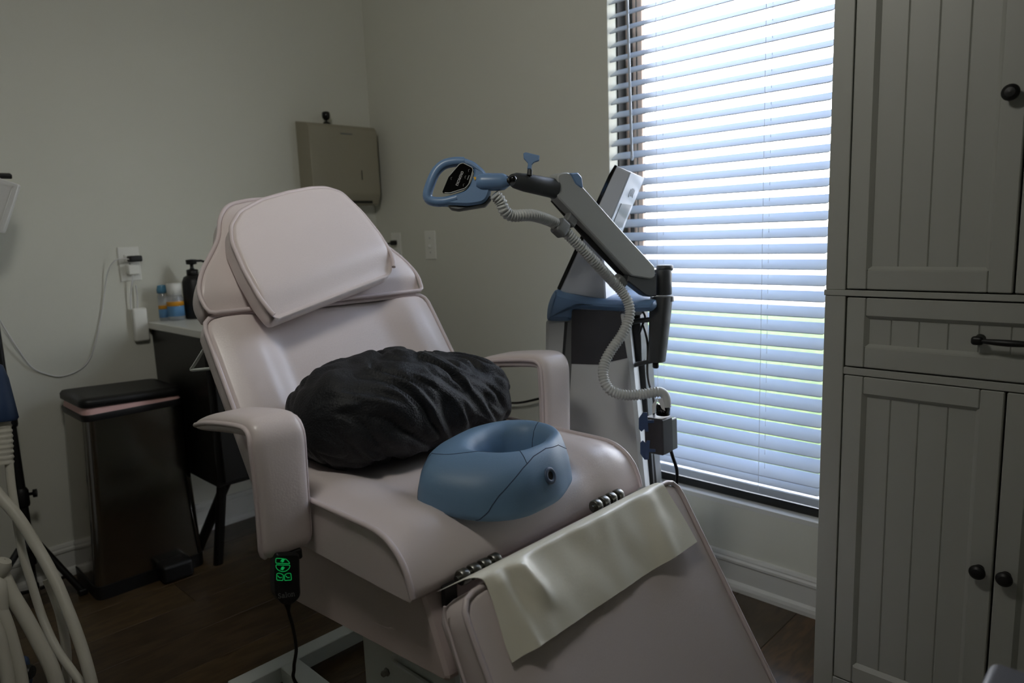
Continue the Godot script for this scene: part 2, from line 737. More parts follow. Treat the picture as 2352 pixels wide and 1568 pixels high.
func room() -> void:
	var wl := 1.322
	var wr := 2.035
	var sill := 0.277
	var head := 2.16
	var g := Geo.new()
	g.span(Vector3(-0.15, -0.1, -0.15), Vector3(wl, TOP + 0.1, 0))
	g.span(Vector3(wr, -0.1, -0.15), Vector3(RX + 0.15, TOP + 0.1, 0))
	g.span(Vector3(wl, -0.1, -0.15), Vector3(wr, sill - 0.004, 0))
	g.span(Vector3(wl, head, -0.15), Vector3(wr, TOP + 0.1, 0))
	struct(obj("wall_north", g, M.wall_paint))
	struct(obj("wall_west", Geo.new().span(Vector3(-0.15, -0.1, 0), Vector3(0, TOP + 0.1, RZ)), M.wall_paint))
	struct(obj("wall_east", Geo.new().span(Vector3(RX, -0.1, 0), Vector3(RX + 0.15, TOP + 0.1, RZ)), M.wall_paint))
	struct(obj("wall_south", Geo.new().span(Vector3(-0.15, -0.1, RZ), Vector3(RX + 0.15, TOP + 0.1, RZ + 0.15)), M.wall_paint))
	struct(obj("ceiling", Geo.new().span(Vector3(0, TOP, 0), Vector3(RX, TOP + 0.1, RZ)), M.ceiling_paint))
	# floor: vinyl planks that run along the left wall, over a dark base
	var floor_o := Node3D.new()
	floor_o.name = "floor"
	add_child(floor_o)
	struct(floor_o)
	obj("subfloor", Geo.new().span(Vector3(0, -0.1, 0), Vector3(RX, -0.006, RZ)), M.groove_dark, floor_o)
	var wide := 0.18
	var long := 1.22
	var protos := []
	for k in 5:
		protos.append(null)
	var rng := RandomNumberGenerator.new()
	rng.seed = 7
	for i in 20:
		var z := -rng.randf() * long
		while z < RZ - 0.02:
			var z0 := maxf(z, 0.0)
			var z1 := minf(z + long, RZ)
			if z1 - z0 > 0.05:
				var k := rng.randi() % 5
				obj("plank", Geo.new().span(Vector3(i * wide + 0.0006, -0.006, z0 + 0.0006), Vector3((i + 1) * wide - 0.0006, 0.0, z1 - 0.0006), 0.0008), M["plank_%d" % k], floor_o)
			z += long
	# tall baseboards: flat board, moulded cap, shoe strip
	for w: String in ["north", "west"]:
		var north := w == "north"
		var prof := [Vector2(0, 0.0), Vector2(0.024, 0.0), Vector2(0.024, 0.012), Vector2(0.021, 0.022), Vector2(0.014, 0.030), Vector2(0.013, 0.082), Vector2(0.017, 0.088), Vector2(0.017, 0.095), Vector2(0.012, 0.100), Vector2(0.012, 0.105), Vector2(0.009, 0.112), Vector2(0.0, 0.114)]
		var b := Geo.new()
		if north:
			b.prism(prof, Vector3(0, 0, 0), Vector3(0, 0, 1), Vector3.UP, -2.15, 0.0)
		else:
			b.prism(prof, Vector3(0, 0, 0.024), Vector3(1, 0, 0), Vector3.UP, 0.0, RZ - 0.024)
		struct(obj("baseboard_" + w, b, M.trim_paint))
	# window sill board
	struct(obj("trim_1", Geo.new().span(Vector3(wl, 0.262, -0.15), Vector3(wr, sill, 0.001), 0.0008), M.trim_paint))


func outside() -> void:
	struct(obj("lawn", Geo.new().span(Vector3(-30, -0.35, -9.5), Vector3(30, -0.25, -0.2)), M.lawn_green), "mown green lawn outside the window", "lawn")
	struct(obj("driveway", Geo.new().span(Vector3(-60, -0.36, -70), Vector3(60, -0.26, -9.5)), M.concrete), "pale concrete driveway beyond the lawn", "driveway")


func window() -> void:
	var w := Node3D.new()
	w.name = "window_1"
	w.position = Vector3(1.68, 0.277, -0.1)
	add_child(w)
	struct(w)
	var g := Geo.new()
	var y0 := 0.277
	var y1 := 2.16
	g.span(Vector3(1.322, y0, -0.092), Vector3(1.3275, y1, -0.046), 0.001)
	g.span(Vector3(2.024, y0, -0.105), Vector3(2.035, y1, -0.05), 0.001)
	g.span(Vector3(1.3275, y0, -0.105), Vector3(2.024, y0 + 0.026, -0.038), 0.001)
	g.span(Vector3(1.3275, y1 - 0.05, -0.105), Vector3(2.024, y1, -0.05), 0.001)
	obj("frame", g, M.bronze, w)
	obj("pane", Geo.new().span(Vector3(1.3275, y0 + 0.02, -0.092), Vector3(2.024, y1 - 0.045, -0.089)), M.window_glass, w)
	# the reveal of the outer wall beside the frame: stone strips with dark joints between them
	obj("outer_jamb", Geo.new().span(Vector3(1.318, y0, -0.112), Vector3(1.3285, y1, -0.098), 0.001), M.stucco, w)
	obj("outer_joint", Geo.new().span(Vector3(1.3285, y0, -0.116), Vector3(1.347, y1, -0.104), 0.001), M.bronze, w)
	obj("outer_jamb", Geo.new().span(Vector3(1.347, y0, -0.118), Vector3(1.357, y1, -0.102), 0.001), M.stucco, w)
	obj("outer_joint", Geo.new().span(Vector3(1.357, y0, -0.116), Vector3(1.364, y1, -0.104), 0.001), M.bronze, w)
	obj("outer_jamb", Geo.new().span(Vector3(1.364, y0, -0.120), Vector3(1.382, y1, -0.102), 0.001), M.stucco, w)
	obj("outer_sill", Geo.new().span(Vector3(1.322, y0 - 0.06, -0.3), Vector3(2.06, y0 + 0.012, -0.11), 0.004), M.stucco, w)


func blind() -> void:
	var xl := 1.3235
	var xr := 2.021
	var t := thing("window_blind", "white horizontal slatted blind covering the tall window", "blind", Vector3(1.67, 0.29, -0.028))
	var pitch := 0.0435
	var first: MeshInstance3D = null
	var tilt := deg_to_rad(30.0)
	var y_ref := 1.812 - 0.0
	for k in range(-33, 7):
		var y := y_ref + k * pitch
		if first == null:
			# a slat: slightly crowned, rounded corners, its room edge low
			var b := Basis(Vector3.RIGHT, tilt)
			var poly := Geo.round_off([Vector2(xl, -0.025), Vector2(xr, -0.025), Vector2(xr, 0.025), Vector2(xl, 0.025)], 0.008, 4)
			var c := Vector3(0, y + sin(tilt) * 0.025, -0.005 - cos(tilt) * 0.025)
			var g := Geo.new()
			g.prism(poly, c, Vector3.RIGHT, (b * Vector3(0, 0, 1)), -0.0014, 0.0014, 0.0004)
			first = obj("slat", g, M.slat_white, t)
		else:
			again(first, Vector3(0, (k + 33) * pitch, 0))
	again(first, Vector3(0, -0.0235, 0))
	var by := 0.329
	obj("bottom_rail", Geo.new().span(Vector3(xl, by - 0.013, -0.046), Vector3(xr, by + 0.013, -0.012), 0.003), M.slat_white, t)
	obj("head_rail", Geo.new().span(Vector3(xl, 2.10, -0.055), Vector3(xr, 2.158, -0.003), 0.003), M.slat_white, t)
	for x: float in [1.50, 1.845]:
		obj("ladder_cord", Geo.new().tube([Vector3(x, by, -0.003), Vector3(x, 2.11, -0.003)], 0.0007, 6), M.cord_white, t)
		obj("lift_cord", Geo.new().tube([Vector3(x + 0.006, by, -0.03), Vector3(x + 0.006, 2.11, -0.03)], 0.0008, 6), M.cord_white, t)
	var w0: Vector3 = Vector3(1.405, 1.805, 0.008)
	var w1: Vector3 = Vector3(1.416, 1.333, 0.008)
	var wd := (w1 - w0) / (w1.y - w0.y)
	obj("wand", Geo.new().tube([w0 + wd * (2.10 - w0.y), w1], 0.0042, 8), M.slat_white, t)
	obj("wand_tip", Geo.new().lathe(w1 + Vector3(0, 0.008, 0), Vector3.DOWN, [Vector2(0.0042, 0.0), Vector2(0.0056, 0.003), Vector2(0.0056, 0.012), Vector2(0.003, 0.016), Vector2(0.0002, 0.017)], 10), M.slat_white, t)


const ZN := 1.313  # the chair's near side
const ZF := 0.693  # and far side


static func bolster(z: float, lo: float, hi: float, up: float, deep: float) -> float:
	# padded cushions: two side rolls with a hollow between them
	var d := minf(z - lo, hi - z)
	var roll := smoothstep(0.0, 0.06, d) * (1.0 - smoothstep(0.085, 0.165, d))
	return up * roll - deep * smoothstep(0.09, 0.17, d)


func chair() -> void:
	var t := thing("treatment_chair", "reclined pale pink vinyl treatment chair with armrests, facing the cupboard side", "treatment chair", Vector3(1.6, 0, 1.0))
	# seat cushion: a side profile drawn across, with side rolls and a waterfall front
	var prof: Array = [Vector2(1.375, 0.640)]
	for k in 11:
		prof.append(Vector2(lerpf(1.385, 1.79, k / 10.0), 0.647))
	for p: Vector2 in [Vector2(1.815, 0.6455), Vector2(1.836, 0.641), Vector2(1.855, 0.6325), Vector2(1.872, 0.620), Vector2(1.885, 0.604), Vector2(1.894, 0.586), Vector2(1.899, 0.570), Vector2(1.901, 0.558)]:
		prof.append(p)
	var nt := prof.size()
	for p: Vector2 in [Vector2(1.892, 0.548), Vector2(1.83, 0.546), Vector2(1.6, 0.546), Vector2(1.375, 0.546)]:
		prof.append(p)
	var rings := []
	var zs := []
	for j in 49:
		var z := lerpf(ZF, ZN, j / 48.0)
		zs.append(z)
		var ring := PackedVector3Array()
		for i in prof.size():
			var p: Vector2 = prof[i]
			if i < nt:
				var a: Vector2 = prof[maxi(i - 1, 0)]
				var b: Vector2 = prof[mini(i + 1, nt - 1)]
				var nn := Vector2(-(b - a).y, (b - a).x).normalized()
				p += nn * bolster(z, ZF, ZN, 0.014, 0.010) * (1.0 - 0.75 * smoothstep(1.83, 1.895, p.x))
			ring.append(Vector3(p.x, p.y, z))
		rings.append(ring)
	obj("seat", Geo.new().loft(rings), M.vinyl, t)
	for z: float in [ZN, ZF]:
		var line := []
		for i in range(1, nt):
			line.append(Vector3(prof[i].x, prof[i].y, z + (0.0015 if z == ZN else -0.0015)) + Vector3(0.0, 0.001, 0))
		obj("seat_piping", Geo.new().tube(spaced(line, 0.012), 0.0054, 8), M.vinyl_piping, t)
	# skirt under the seat
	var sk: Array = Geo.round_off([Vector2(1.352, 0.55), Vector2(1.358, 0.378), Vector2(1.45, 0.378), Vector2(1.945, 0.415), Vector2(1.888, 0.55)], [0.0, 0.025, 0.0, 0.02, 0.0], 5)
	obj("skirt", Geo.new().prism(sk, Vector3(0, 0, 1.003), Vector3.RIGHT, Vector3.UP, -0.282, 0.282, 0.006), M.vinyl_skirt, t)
	# backrest
	var ta := Vector3(-0.568, 0.823, 0).normalized()
	var o := Vector3(1.403, 0.651, 1.003)
	var back: Array = Geo.round_off([Vector2(-0.31, -0.105), Vector2(0.31, -0.105), Vector2(0.308, 0.368), Vector2(-0.306, 0.372)], [0.02, 0.02, 0.03, 0.035], 6)
	# a along +z, b up the back: a x b points backwards, so the frame is mirrored
	var az := Vector3(0, 0, -1)
	obj("backrest", Geo.new().pad(back, o, az, ta, 0.058, 0.012, func(a: float, b: float) -> float: return bolster(a, -0.31, 0.31, 0.012, 0.012) + 0.004 * smoothstep(0.37, 0.30, b), 0.012, 110, 26), M.vinyl, t)
	var bl := []
	for p: Vector2 in Geo.resample(back, 90):
		if p.y > -0.1:
			bl.append(o + az * p.x + ta * p.y + az.cross(ta) * -0.004)
	obj("backrest_piping", piping(back, o, az, ta, -0.003), M.vinyl_piping, t)
	# head section with its shaped outline
	var ho := Vector3(1.19, 0.985, 1.003)
	var half := [Vector2(0.292, -0.02), Vector2(0.300, 0.03), Vector2(0.275, 0.085), Vector2(0.238, 0.13), Vector2(0.205, 0.175), Vector2(0.186, 0.23), Vector2(0.155, 0.268), Vector2(0.085, 0.286)]
	var head := []
	for p: Vector2 in half:
		head.append(Vector2(-p.x, p.y))
	for i in half.size():
		head.append(Vector2(half[half.size() - 1 - i].x + 0.004, half[half.size() - 1 - i].y))
	head = Geo.round_off(head, [0.012, 0.03, 0.04, 0.05, 0.05, 0.04, 0.04, 0.05, 0.05, 0.04, 0.04, 0.05, 0.05, 0.04, 0.03, 0.012], 5)
	obj("head_section", Geo.new().pad(head, ho, az, ta, 0.075, 0.010, func(_a: float, b: float) -> float: return 0.006 * smoothstep(0.0, 0.06, b) - 0.018 * (1.0 - smoothstep(-0.02, 0.03, b)), 0.02, 110, 16), M.vinyl, t)
	obj("head_section_piping", piping(head, ho, az, ta, -0.003), M.vinyl_piping, t)
	# armrests: a padded strip that runs forward and folds down
	for side: float in [1.0, -1.0]:
		arm(t, side)
	# wire holder for paper rolls behind the backrest
	obj("roll_holder", Geo.new().tube(curve([Vector3(1.185, 0.8986, 1.3), Vector3(1.146, 0.8735, 1.3), Vector3(1.099, 0.8427, 1.3), Vector3(1.078, 0.8291, 1.3), Vector3(1.111, 0.8328, 1.3), Vector3(1.168, 0.8411, 1.3), Vector3(1.227, 0.8495, 1.3)], 5), 0.0036, 8), M.white_steel, t)
	# leg rest
	var la := Vector3(0.521, -0.8535, 0)
	var lo := Vector3(1.985, 0.59, 1.003)
	var up := -la
	var leg: Array = Geo.round_off([Vector2(-0.312, -0.62), Vector2(0.312, -0.62), Vector2(0.316, 0.004), Vector2(-0.290, -0.012)], [0.04, 0.04, 0.035, 0.03], 6)
	obj("leg_rest", Geo.new().pad(leg, lo, az, up, 0.085, 0.010, func(a: float, b: float) -> float: return 0.006 * smoothstep(0.31, 0.2, absf(a)), 0.02, 110, 14), M.vinyl, t)
	obj("leg_rest_piping", piping(leg, lo, az, up, -0.003), M.vinyl_piping, t)
	# zip along the leg rest's near side
	var nn := az.cross(up)
	var zip := [lo + az * -0.296 + up * -0.012 - nn * 0.036]
	for k in 8:
		zip.append(lo + az * (-0.2985 - 0.012 * k / 7.0) + up * (-0.03 - 0.026 * k) - nn * (0.044 + 0.001 * k))
	obj("zip", Geo.new().tube(curve(zip, 4), 0.0026, 6), M.vinyl_piping, t)
	var zp: Vector3 = lo + az * -0.316 + up * -0.222 - nn * 0.051
	var pull := obj("zip_pull", Geo.new().prism(Geo.round_off([Vector2(-0.003, 0), Vector2(0.003, 0), Vector2(0.0055, -0.03), Vector2(-0.0055, -0.03)], 0.002, 3), zp, Vector3(0.83, 0, -0.56).normalized(), Vector3.UP, -0.001, 0.001), M.zinc, t)
	pull.set_meta("label", "zip pull")
	# hinges between seat and leg rest
	for hz: Vector3 in [Vector3(1.918, 0.5653, 1.188), Vector3(1.918, 0.5747, 0.8338)]:
		var g := Geo.new()
		for k in 4:
			g.lathe(hz + Vector3(0, 0, -0.045 + 0.024 * k), Vector3(0, 0, 1), [Vector2(0.001, 0.0), Vector2(0.012, 0.0), Vector2(0.0135, 0.002), Vector2(0.0135, 0.014), Vector2(0.012, 0.016), Vector2(0.001, 0.016)], 16)
		g.tube([hz + Vector3(0, 0, -0.05), hz + Vector3(0, 0, 0.05)], 0.006, 10)
		obj("hinge", g, M.zinc, t)
	obj("hinge_plate", Geo.new().span(Vector3(1.905, 0.56, 1.261), Vector3(1.915, 0.5224, 1.234), 0.001), M.black_plastic, t)
	# steel base: lift column and floor frame
	obj("lift_column", Geo.new().span(Vector3(1.478, 0.03, 0.88), Vector3(1.80, 0.41, 1.15), 0.006), M.white_steel, t)
	var bolt := obj("bolt", Geo.new().lathe(Vector3(1.57, 0.2054, 1.15), Vector3(0, 0, 1), [Vector2(0.001, 0.0), Vector2(0.009, 0.0), Vector2(0.009, 0.004), Vector2(0.0065, 0.0045), Vector2(0.0065, 0.013), Vector2(0.004, 0.015), Vector2(0.0005, 0.015)], 6), M.zinc, t)
	bolt.set_meta("label", "steel bolt")
	obj("bracket", Geo.new().span(Vector3(1.605, 0.2529, 1.155), Vector3(1.729, 0.2294, 1.165), 0.002), M.white_steel, t)
	var f := Geo.new()
	f.span(Vector3(1.118, 0.02, 0.70), Vector3(1.165, 0.062, 1.31), 0.002)
	f.span(Vector3(1.165, 0.02, 1.145), Vector3(1.95, 0.062, 1.195), 0.002)
	f.span(Vector3(1.165, 0.02, 0.81), Vector3(1.95, 0.062, 0.86), 0.002)
	f.span(Vector3(1.90, 0.02, 0.70), Vector3(1.95, 0.062, 1.31), 0.002)
	obj("base_frame", f, M.white_steel, t)
	for x: float in [1.141, 1.925]:
		for z: float in [0.72, 1.30]:
			obj("foot", Geo.new().rbox(Vector3(x, 0.03, z), Vector3(0.052, 0.06, 0.04), 0.008), M.black_plastic, t)


func piping(outline: Array, o: Vector3, a: Vector3, b: Vector3, d: float) -> Geo:
	var line := []
	for p: Vector2 in Geo.inset(Geo.resample(outline, 140), -0.0015):
		line.append(o + a * p.x + b * p.y + a.cross(b).normalized() * (d + 0.003))
	return Geo.new().tube(line, 0.0052, 8, true)


func arm(t: Node3D, side: float) -> void:
	var zc := 1.003 + side * 0.3675
	var path := curve([Vector3(1.315, 0.755, 0), Vector3(1.36, 0.767, 0), Vector3(1.44, 0.784, 0), Vector3(1.52, 0.795, 0), Vector3(1.575, 0.800, 0), Vector3(1.598, 0.798, 0), Vector3(1.608, 0.787, 0), Vector3(1.6105, 0.765, 0), Vector3(1.611, 0.72, 0), Vector3(1.610, 0.65, 0), Vector3(1.608, 0.60, 0), Vector3(1.606, 0.572, 0)], 6)
	var rings := []
	var lines := [[], []]
	var total := path.size() - 1
	for i in path.size():
		var p: Vector3 = path[i]
		var tt: Vector3 = (path[mini(i + 1, total)] - path[maxi(i - 1, 0)]).normalized()
		var nn := Vector3(-tt.y, tt.x, 0)  # outward: up, then forward
		var s := float(i) / total
		var w := 0.0455 * sqrt(1.0 - pow(1.0 - minf(1.0, s / 0.26), 2.2)) + 0.0008
		var h := 0.0165 * (0.35 + 0.65 * smoothstep(0.0, 0.2, s))
		if s > 0.93:
			var e := (s - 0.93) / 0.07
			w *= sqrt(1.0 - 0.35 * e * e)
			h *= sqrt(1.0 - 0.6 * e * e)
		w += 0.004 * smoothstep(0.5, 0.62, s) * (1.0 - smoothstep(0.62, 0.8, s)) * 0.5
		var ring := PackedVector3Array()
		for k in 28:
			var a := TAU * k / 28.0
			var c := cos(a)
			var d := sin(a)
			var q := Vector2(signf(c) * pow(absf(c), 0.42), signf(d) * pow(absf(d), 0.55))
			ring.append(Vector3(p.x, p.y, zc) + nn * q.y * h * (1.15 if q.y > 0 else 1.0) + Vector3(0, 0, q.x * w))
		rings.append(ring)
		for sd in 2:
			lines[sd].append(Vector3(p.x, p.y, zc) + nn * h * 0.25 + Vector3(0, 0, (1.0 if sd == 0 else -1.0) * (w + 0.001)))
	var a := obj("armrest", Geo.new().loft(rings), M.vinyl, t)
	for l: Array in lines:
		obj("armrest_piping", Geo.new().tube(spaced(l, 0.01), 0.0048, 8), M.vinyl_piping, a)
	# the steel post that carries it, beside the backrest
	obj("armrest_bracket", Geo.new().rbox(Vector3(1.57, 0.585, zc - side * 0.03), Vector3(0.022, 0.06, 0.03), 0.004), M.black_plastic, a)


func neck_pillow() -> void:
	var ta := Vector3(-0.568, 0.823, 0).normalized()
	var az := Vector3(0, 0, -1)
	var nn := az.cross(ta)
	var o := Vector3(1.19, 0.985, 1.003) + nn * 0.072
	var t := thing("head_cushion", "arched pale pink vinyl head cushion leaning on the top of the chair", "cushion", o + Vector3(0, 0, 0))
	var line: Array = Geo.round_off([Vector2(-0.1898, -0.0897), Vector2(-0.2072, -0.0381), Vector2(-0.2171, 0.0382), Vector2(-0.2192, 0.1132), Vector2(-0.2067, 0.1557), Vector2(-0.1741, 0.1942), Vector2(-0.1072, 0.2294), Vector2(-0.0306, 0.2524), Vector2(0.0376, 0.2671), Vector2(0.0838, 0.2694), Vector2(0.1229, 0.2545), Vector2(0.1576, 0.1907), Vector2(0.1798, 0.1198), Vector2(0.1895, 0.0582), Vector2(0.1836, 0.0256), Vector2(0.167, -0.0002)], 0.012, 4)
	var low: Vector2 = line[0]
	obj("pad", Geo.new().pad(line, o, az, ta, 0.062, 0.010, func(a: float, b: float) -> float:
		var base := -0.086 - (a + 0.18) * -0.28
		return 0.007 * smoothstep(0.0, 0.10, b - base) - 0.016 * (1.0 - smoothstep(0.0, 0.07, b - base)), 0.016, 120, 18), M.vinyl, t)
	# piping round the arch only, from one lower corner to the other
	var pts := Geo.resample(line, 160)
	var ends := [0, 0]
	for e in 2:
		var best := 9.0
		for i in pts.size():
			var far: float = pts[i].distance_to([Vector2(-0.1907, -0.084), Vector2(0.1798, 0.0178)][e])
			if far < best:
				best = far
				ends[e] = i
	var pl := []
	for i in range(ends[0] if ends[0] < 80 else ends[0] - 160, ends[1] + 1):
		var p: Vector2 = pts[(i + 160) % 160]
		pl.append(o + az * p.x + ta * p.y + nn * -0.001)
	obj("piping", Geo.new().tube(pl, 0.0052, 8), M.vinyl_piping, t)


func blanket() -> void:
	# a plush throw rolled into a bundle that lies across the seat
	var n1 := noise(7.0, 2, FastNoiseLite.TYPE_SIMPLEX_SMOOTH, 4)
	var rings := []
	var c0 := Vector3(1.478, 0.0, 1.262)
	var c1 := Vector3(1.500, 0.0, 0.735)
	for i in 231:
		var s := i / 230.0
		var e := pow(maxf(0.0, 1.0 - pow(absf(2.0 * s - 1.0), 6.0)), 0.5)
		var hw := (0.133 + 0.012 * sin(s * 5.0)) * maxf(e, 0.02)
		var hy := 0.096 + 0.012 * sin(s * 3.3 + 0.3)
		var hh := hy * maxf(e, 0.02)
		var ctr := c0.lerp(c1, s)
		ctr.y = 0.645 + hy * 0.97
		var ring := PackedVector3Array()
		for k in 120:
			var a := TAU * k / 120.0
			var c := cos(a)
			var d := sin(a)
			var q := Vector3(signf(c) * pow(absf(c), 0.85) * hw, signf(d) * pow(absf(d), 0.8) * hh, 0)
			var dir := Vector3(c, d, 0)
			# soft folds run round the roll: full ridges and narrow valleys, unevenly spaced, slanting and dying out
			var zz := s * 0.53
			var warp := n1.get_noise_2d(c * 0.13 + 2.0, d * 0.13 + zz * 1.1) * 3.4
			var w := zz * 27.0 + sin(a - 1.1) * 1.3 + warp
			var fold := sqrt(pow(sin(w), 2.0) + 0.012) - 0.65
			var w2 := zz * 52.0 + sin(a - 0.6) * 2.0 + warp * 1.6 + 1.0
			var fine := sqrt(pow(sin(w2), 2.0) + 0.02) - 0.6
			var live := clampf(n1.get_noise_3d(c * 0.16 + 3.0, d * 0.16, zz * 0.9) * 1.6 + 0.85, 0.5, 1.2)
			var live2 := clampf(n1.get_noise_3d(c * 0.2 - 4.0, d * 0.2, zz * 1.4) * 2.6 + 0.5, 0.0, 1.2)
			var puff := n1.get_noise_3d(c * 0.06 + 5.0, d * 0.06, zz * 0.6) * 0.020
			var p := ctr + q + dir * ((fold * 0.015 * live + fine * 0.008 * live2) + puff) * e
			p.y = maxf(p.y, 0.6405)
			ring.append(p)
		rings.append(ring)
	var t := thing("plush_blanket", "black plush blanket rolled into a bundle on the seat against the backrest", "blanket", Vector3(1.5, 0.645, 1.0))
	obj("roll", Geo.new().loft(rings), M.plush, t)


func drape() -> void:
	# a cream vinyl cover laid over the top of the leg rest
	var la := Vector3(0.521, -0.8535, 0)
	var nn := Vector3(0.8535, 0.521, 0)
	var lo := Vector3(1.985, 0.59, 0.0)
	var n1 := noise(5.0, 2, FastNoiseLite.TYPE_SIMPLEX_SMOOTH, 3)
	var f := func(u: float, v: float) -> Vector3:
		# u along the chair's width (near to far), v from the back over the top edge and down
		var zn := lerpf(1.296, 1.247, smoothstep(0.0, 0.36, v)) + 0.010 * smoothstep(0.4, 1.0, v)
		var zf := lerpf(0.742, 0.739, smoothstep(0.2, 1.0, v))
		var z := lerpf(zn, zf, u)
		var len := 0.136 + 0.045
		var s := v * len - 0.045  # distance past the front edge
		var lift := 0.012
		var slant := lerpf(0.0, -0.002, u)
		var p: Vector3
		if s < -0.012:
			p = lo + la * (-0.012 + slant) + nn * (s)
		elif s < 0.012:
			var w := (s + 0.012) / 0.024 * PI / 2.0
			p = lo + la * (0.0 - 0.012 * cos(w) + slant) + nn * (-0.012 + 0.024 * sin(w))
		else:
			p = lo + la * (s - 0.012 + slant) + nn * lift
		# broad wrinkles that fan out from the near corner and below the far corner
		var down := smoothstep(0.0, 0.10, s)
		var r1 := exp(-pow((z - 1.185 + s * 0.35) / 0.017, 2.0)) * 0.013 * smoothstep(0.0, 0.02, s) * (1.0 - smoothstep(0.05, 0.11, s))
		var r2 := exp(-pow((z - 1.225 + s * 0.1) / 0.014, 2.0)) * 0.009 * smoothstep(0.0, 0.03, s)
		var r3 := exp(-pow((z - 0.80 - s * 0.25) / 0.03, 2.0)) * 0.010 * smoothstep(-0.01, 0.03, s)
		var wave := 0.005 * sin(z * 17.0 + 1.0) * down + n1.get_noise_2d(z * 1.4, s * 0.7) * 0.007 * smoothstep(-0.03, 0.02, s)
		p += nn * (r1 + r2 + r3 + wave + 0.004 * down)
		p.z = z
		return p
	tag(obj("cover_sheet", Geo.new().sheet(f, 90, 40, 0.0016, nn), M.cream_sheet), "cream vinyl cover sheet draped over the top of the leg rest", "cover")


func remote() -> void:
	# the wired hand control that hangs from the near armrest
	var x := 1.625
	var t := thing("hand_control", "black hand control with glowing green buttons hanging below the near armrest", "remote control", Vector3(1.625, 0.4775, 1.385))
	var line: Array = Geo.round_off([Vector2(1.4, 0.5831), Vector2(1.355, 0.5666), Vector2(1.359, 0.5081), Vector2(1.36, 0.4851), Vector2(1.375, 0.4765), Vector2(1.385, 0.4791), Vector2(1.396, 0.4854), Vector2(1.407, 0.5066), Vector2(1.406, 0.5312)], 0.008, 4)
	var o := Vector3(x, 0, 0)
	# (z, y) outline: z x y points towards -x, so the front face is d0
	obj("body", Geo.new().prism(line, o, Vector3(0, 0, 1), Vector3.UP, -0.006, 0.018, 0.004), M.black_plastic, t)
	var k0 := Vector3(x + 0.0075, 0, 0)
	for b: Array in [[Vector2(1.402, 0.575), Vector2(1.393, 0.5714), Vector2(1.383, 0.5663), Vector2(1.379, 0.5598), Vector2(1.377, 0.5557), Vector2(1.389, 0.5603), Vector2(1.403, 0.5665)], [Vector2(1.403, 0.5634), Vector2(1.39, 0.5579), Vector2(1.377, 0.553), Vector2(1.379, 0.5477), Vector2(1.385, 0.5451), Vector2(1.392, 0.5463), Vector2(1.399, 0.5514), Vector2(1.403, 0.5576)], [Vector2(1.403, 0.5472), Vector2(1.397, 0.5455), Vector2(1.391, 0.5402), Vector2(1.393, 0.5302), Vector2(1.404, 0.5355)], [Vector2(1.389, 0.5393), Vector2(1.383, 0.5399), Vector2(1.377, 0.5375), Vector2(1.377, 0.5249), Vector2(1.39, 0.5291)]]:
		var ring := []
		var mid := Vector2.ZERO
		for p: Vector2 in Geo.round_off(b, 0.002, 3):
			ring.append(k0 + Vector3(0, p.y, p.x))
		for p: Vector2 in b:
			mid += p / b.size()
		var g := Geo.new().tube(ring, 0.00055, 5, true)
		var i: int = t.get_child_count()
		if i <= 2:
			var s := 1.0 if i == 1 else -1.0
			g.prism([Vector2(0, 0.0045 * s), Vector2(0.0045, 0.0006 * s), Vector2(0.002, 0.0006 * s), Vector2(0.002, -0.002 * s), Vector2(-0.002, -0.002 * s), Vector2(-0.002, 0.0006 * s), Vector2(-0.0045, 0.0006 * s)], Vector3(k0.x - 0.0012, mid.y, mid.x), Vector3(0, 0, 1), Vector3.UP, -0.0006, 0.0006)
		else:
			g.tube([Vector3(k0.x, mid.y + 0.003, mid.x + 0.004), Vector3(k0.x, mid.y - 0.002, mid.x + 0.001), Vector3(k0.x, mid.y - 0.003, mid.x - 0.003)], 0.0006, 5)
		obj("button", g, M.green_glow, t)
	words("Salon", 0.0125, M.mid_grey, t, "lettering", Vector3(1.633, 0.5015, 1.389), Vector3(0, -0.0043, -0.0162), Vector3.UP, "Droid Serif")
	obj("hanger", Geo.new().rbox(Vector3(1.615, 0.5619, 1.362), Vector3(0.02, 0.02, 0.03), 0.004), M.black_plastic, t)
	var c := curve([Vector3(1.622, 0.4786, 1.383), Vector3(1.622, 0.4583, 1.382), Vector3(1.617, 0.428, 1.375), Vector3(1.6, 0.3729, 1.364), Vector3(1.58, 0.3237, 1.362), Vector3(1.57, 0.2783, 1.353), Vector3(1.55, 0.12, 1.27), Vector3(1.53, 0.07, 1.2)], 8)
	var rr := PackedFloat32Array()
	for i in c.size():
		rr.append(0.0065 - 0.0035 * smoothstep(0.0, 7.0, float(i)) if i < 9 else 0.0032)
	obj("cord", Geo.new().tube(c, rr, 8), M.black_plastic, t)


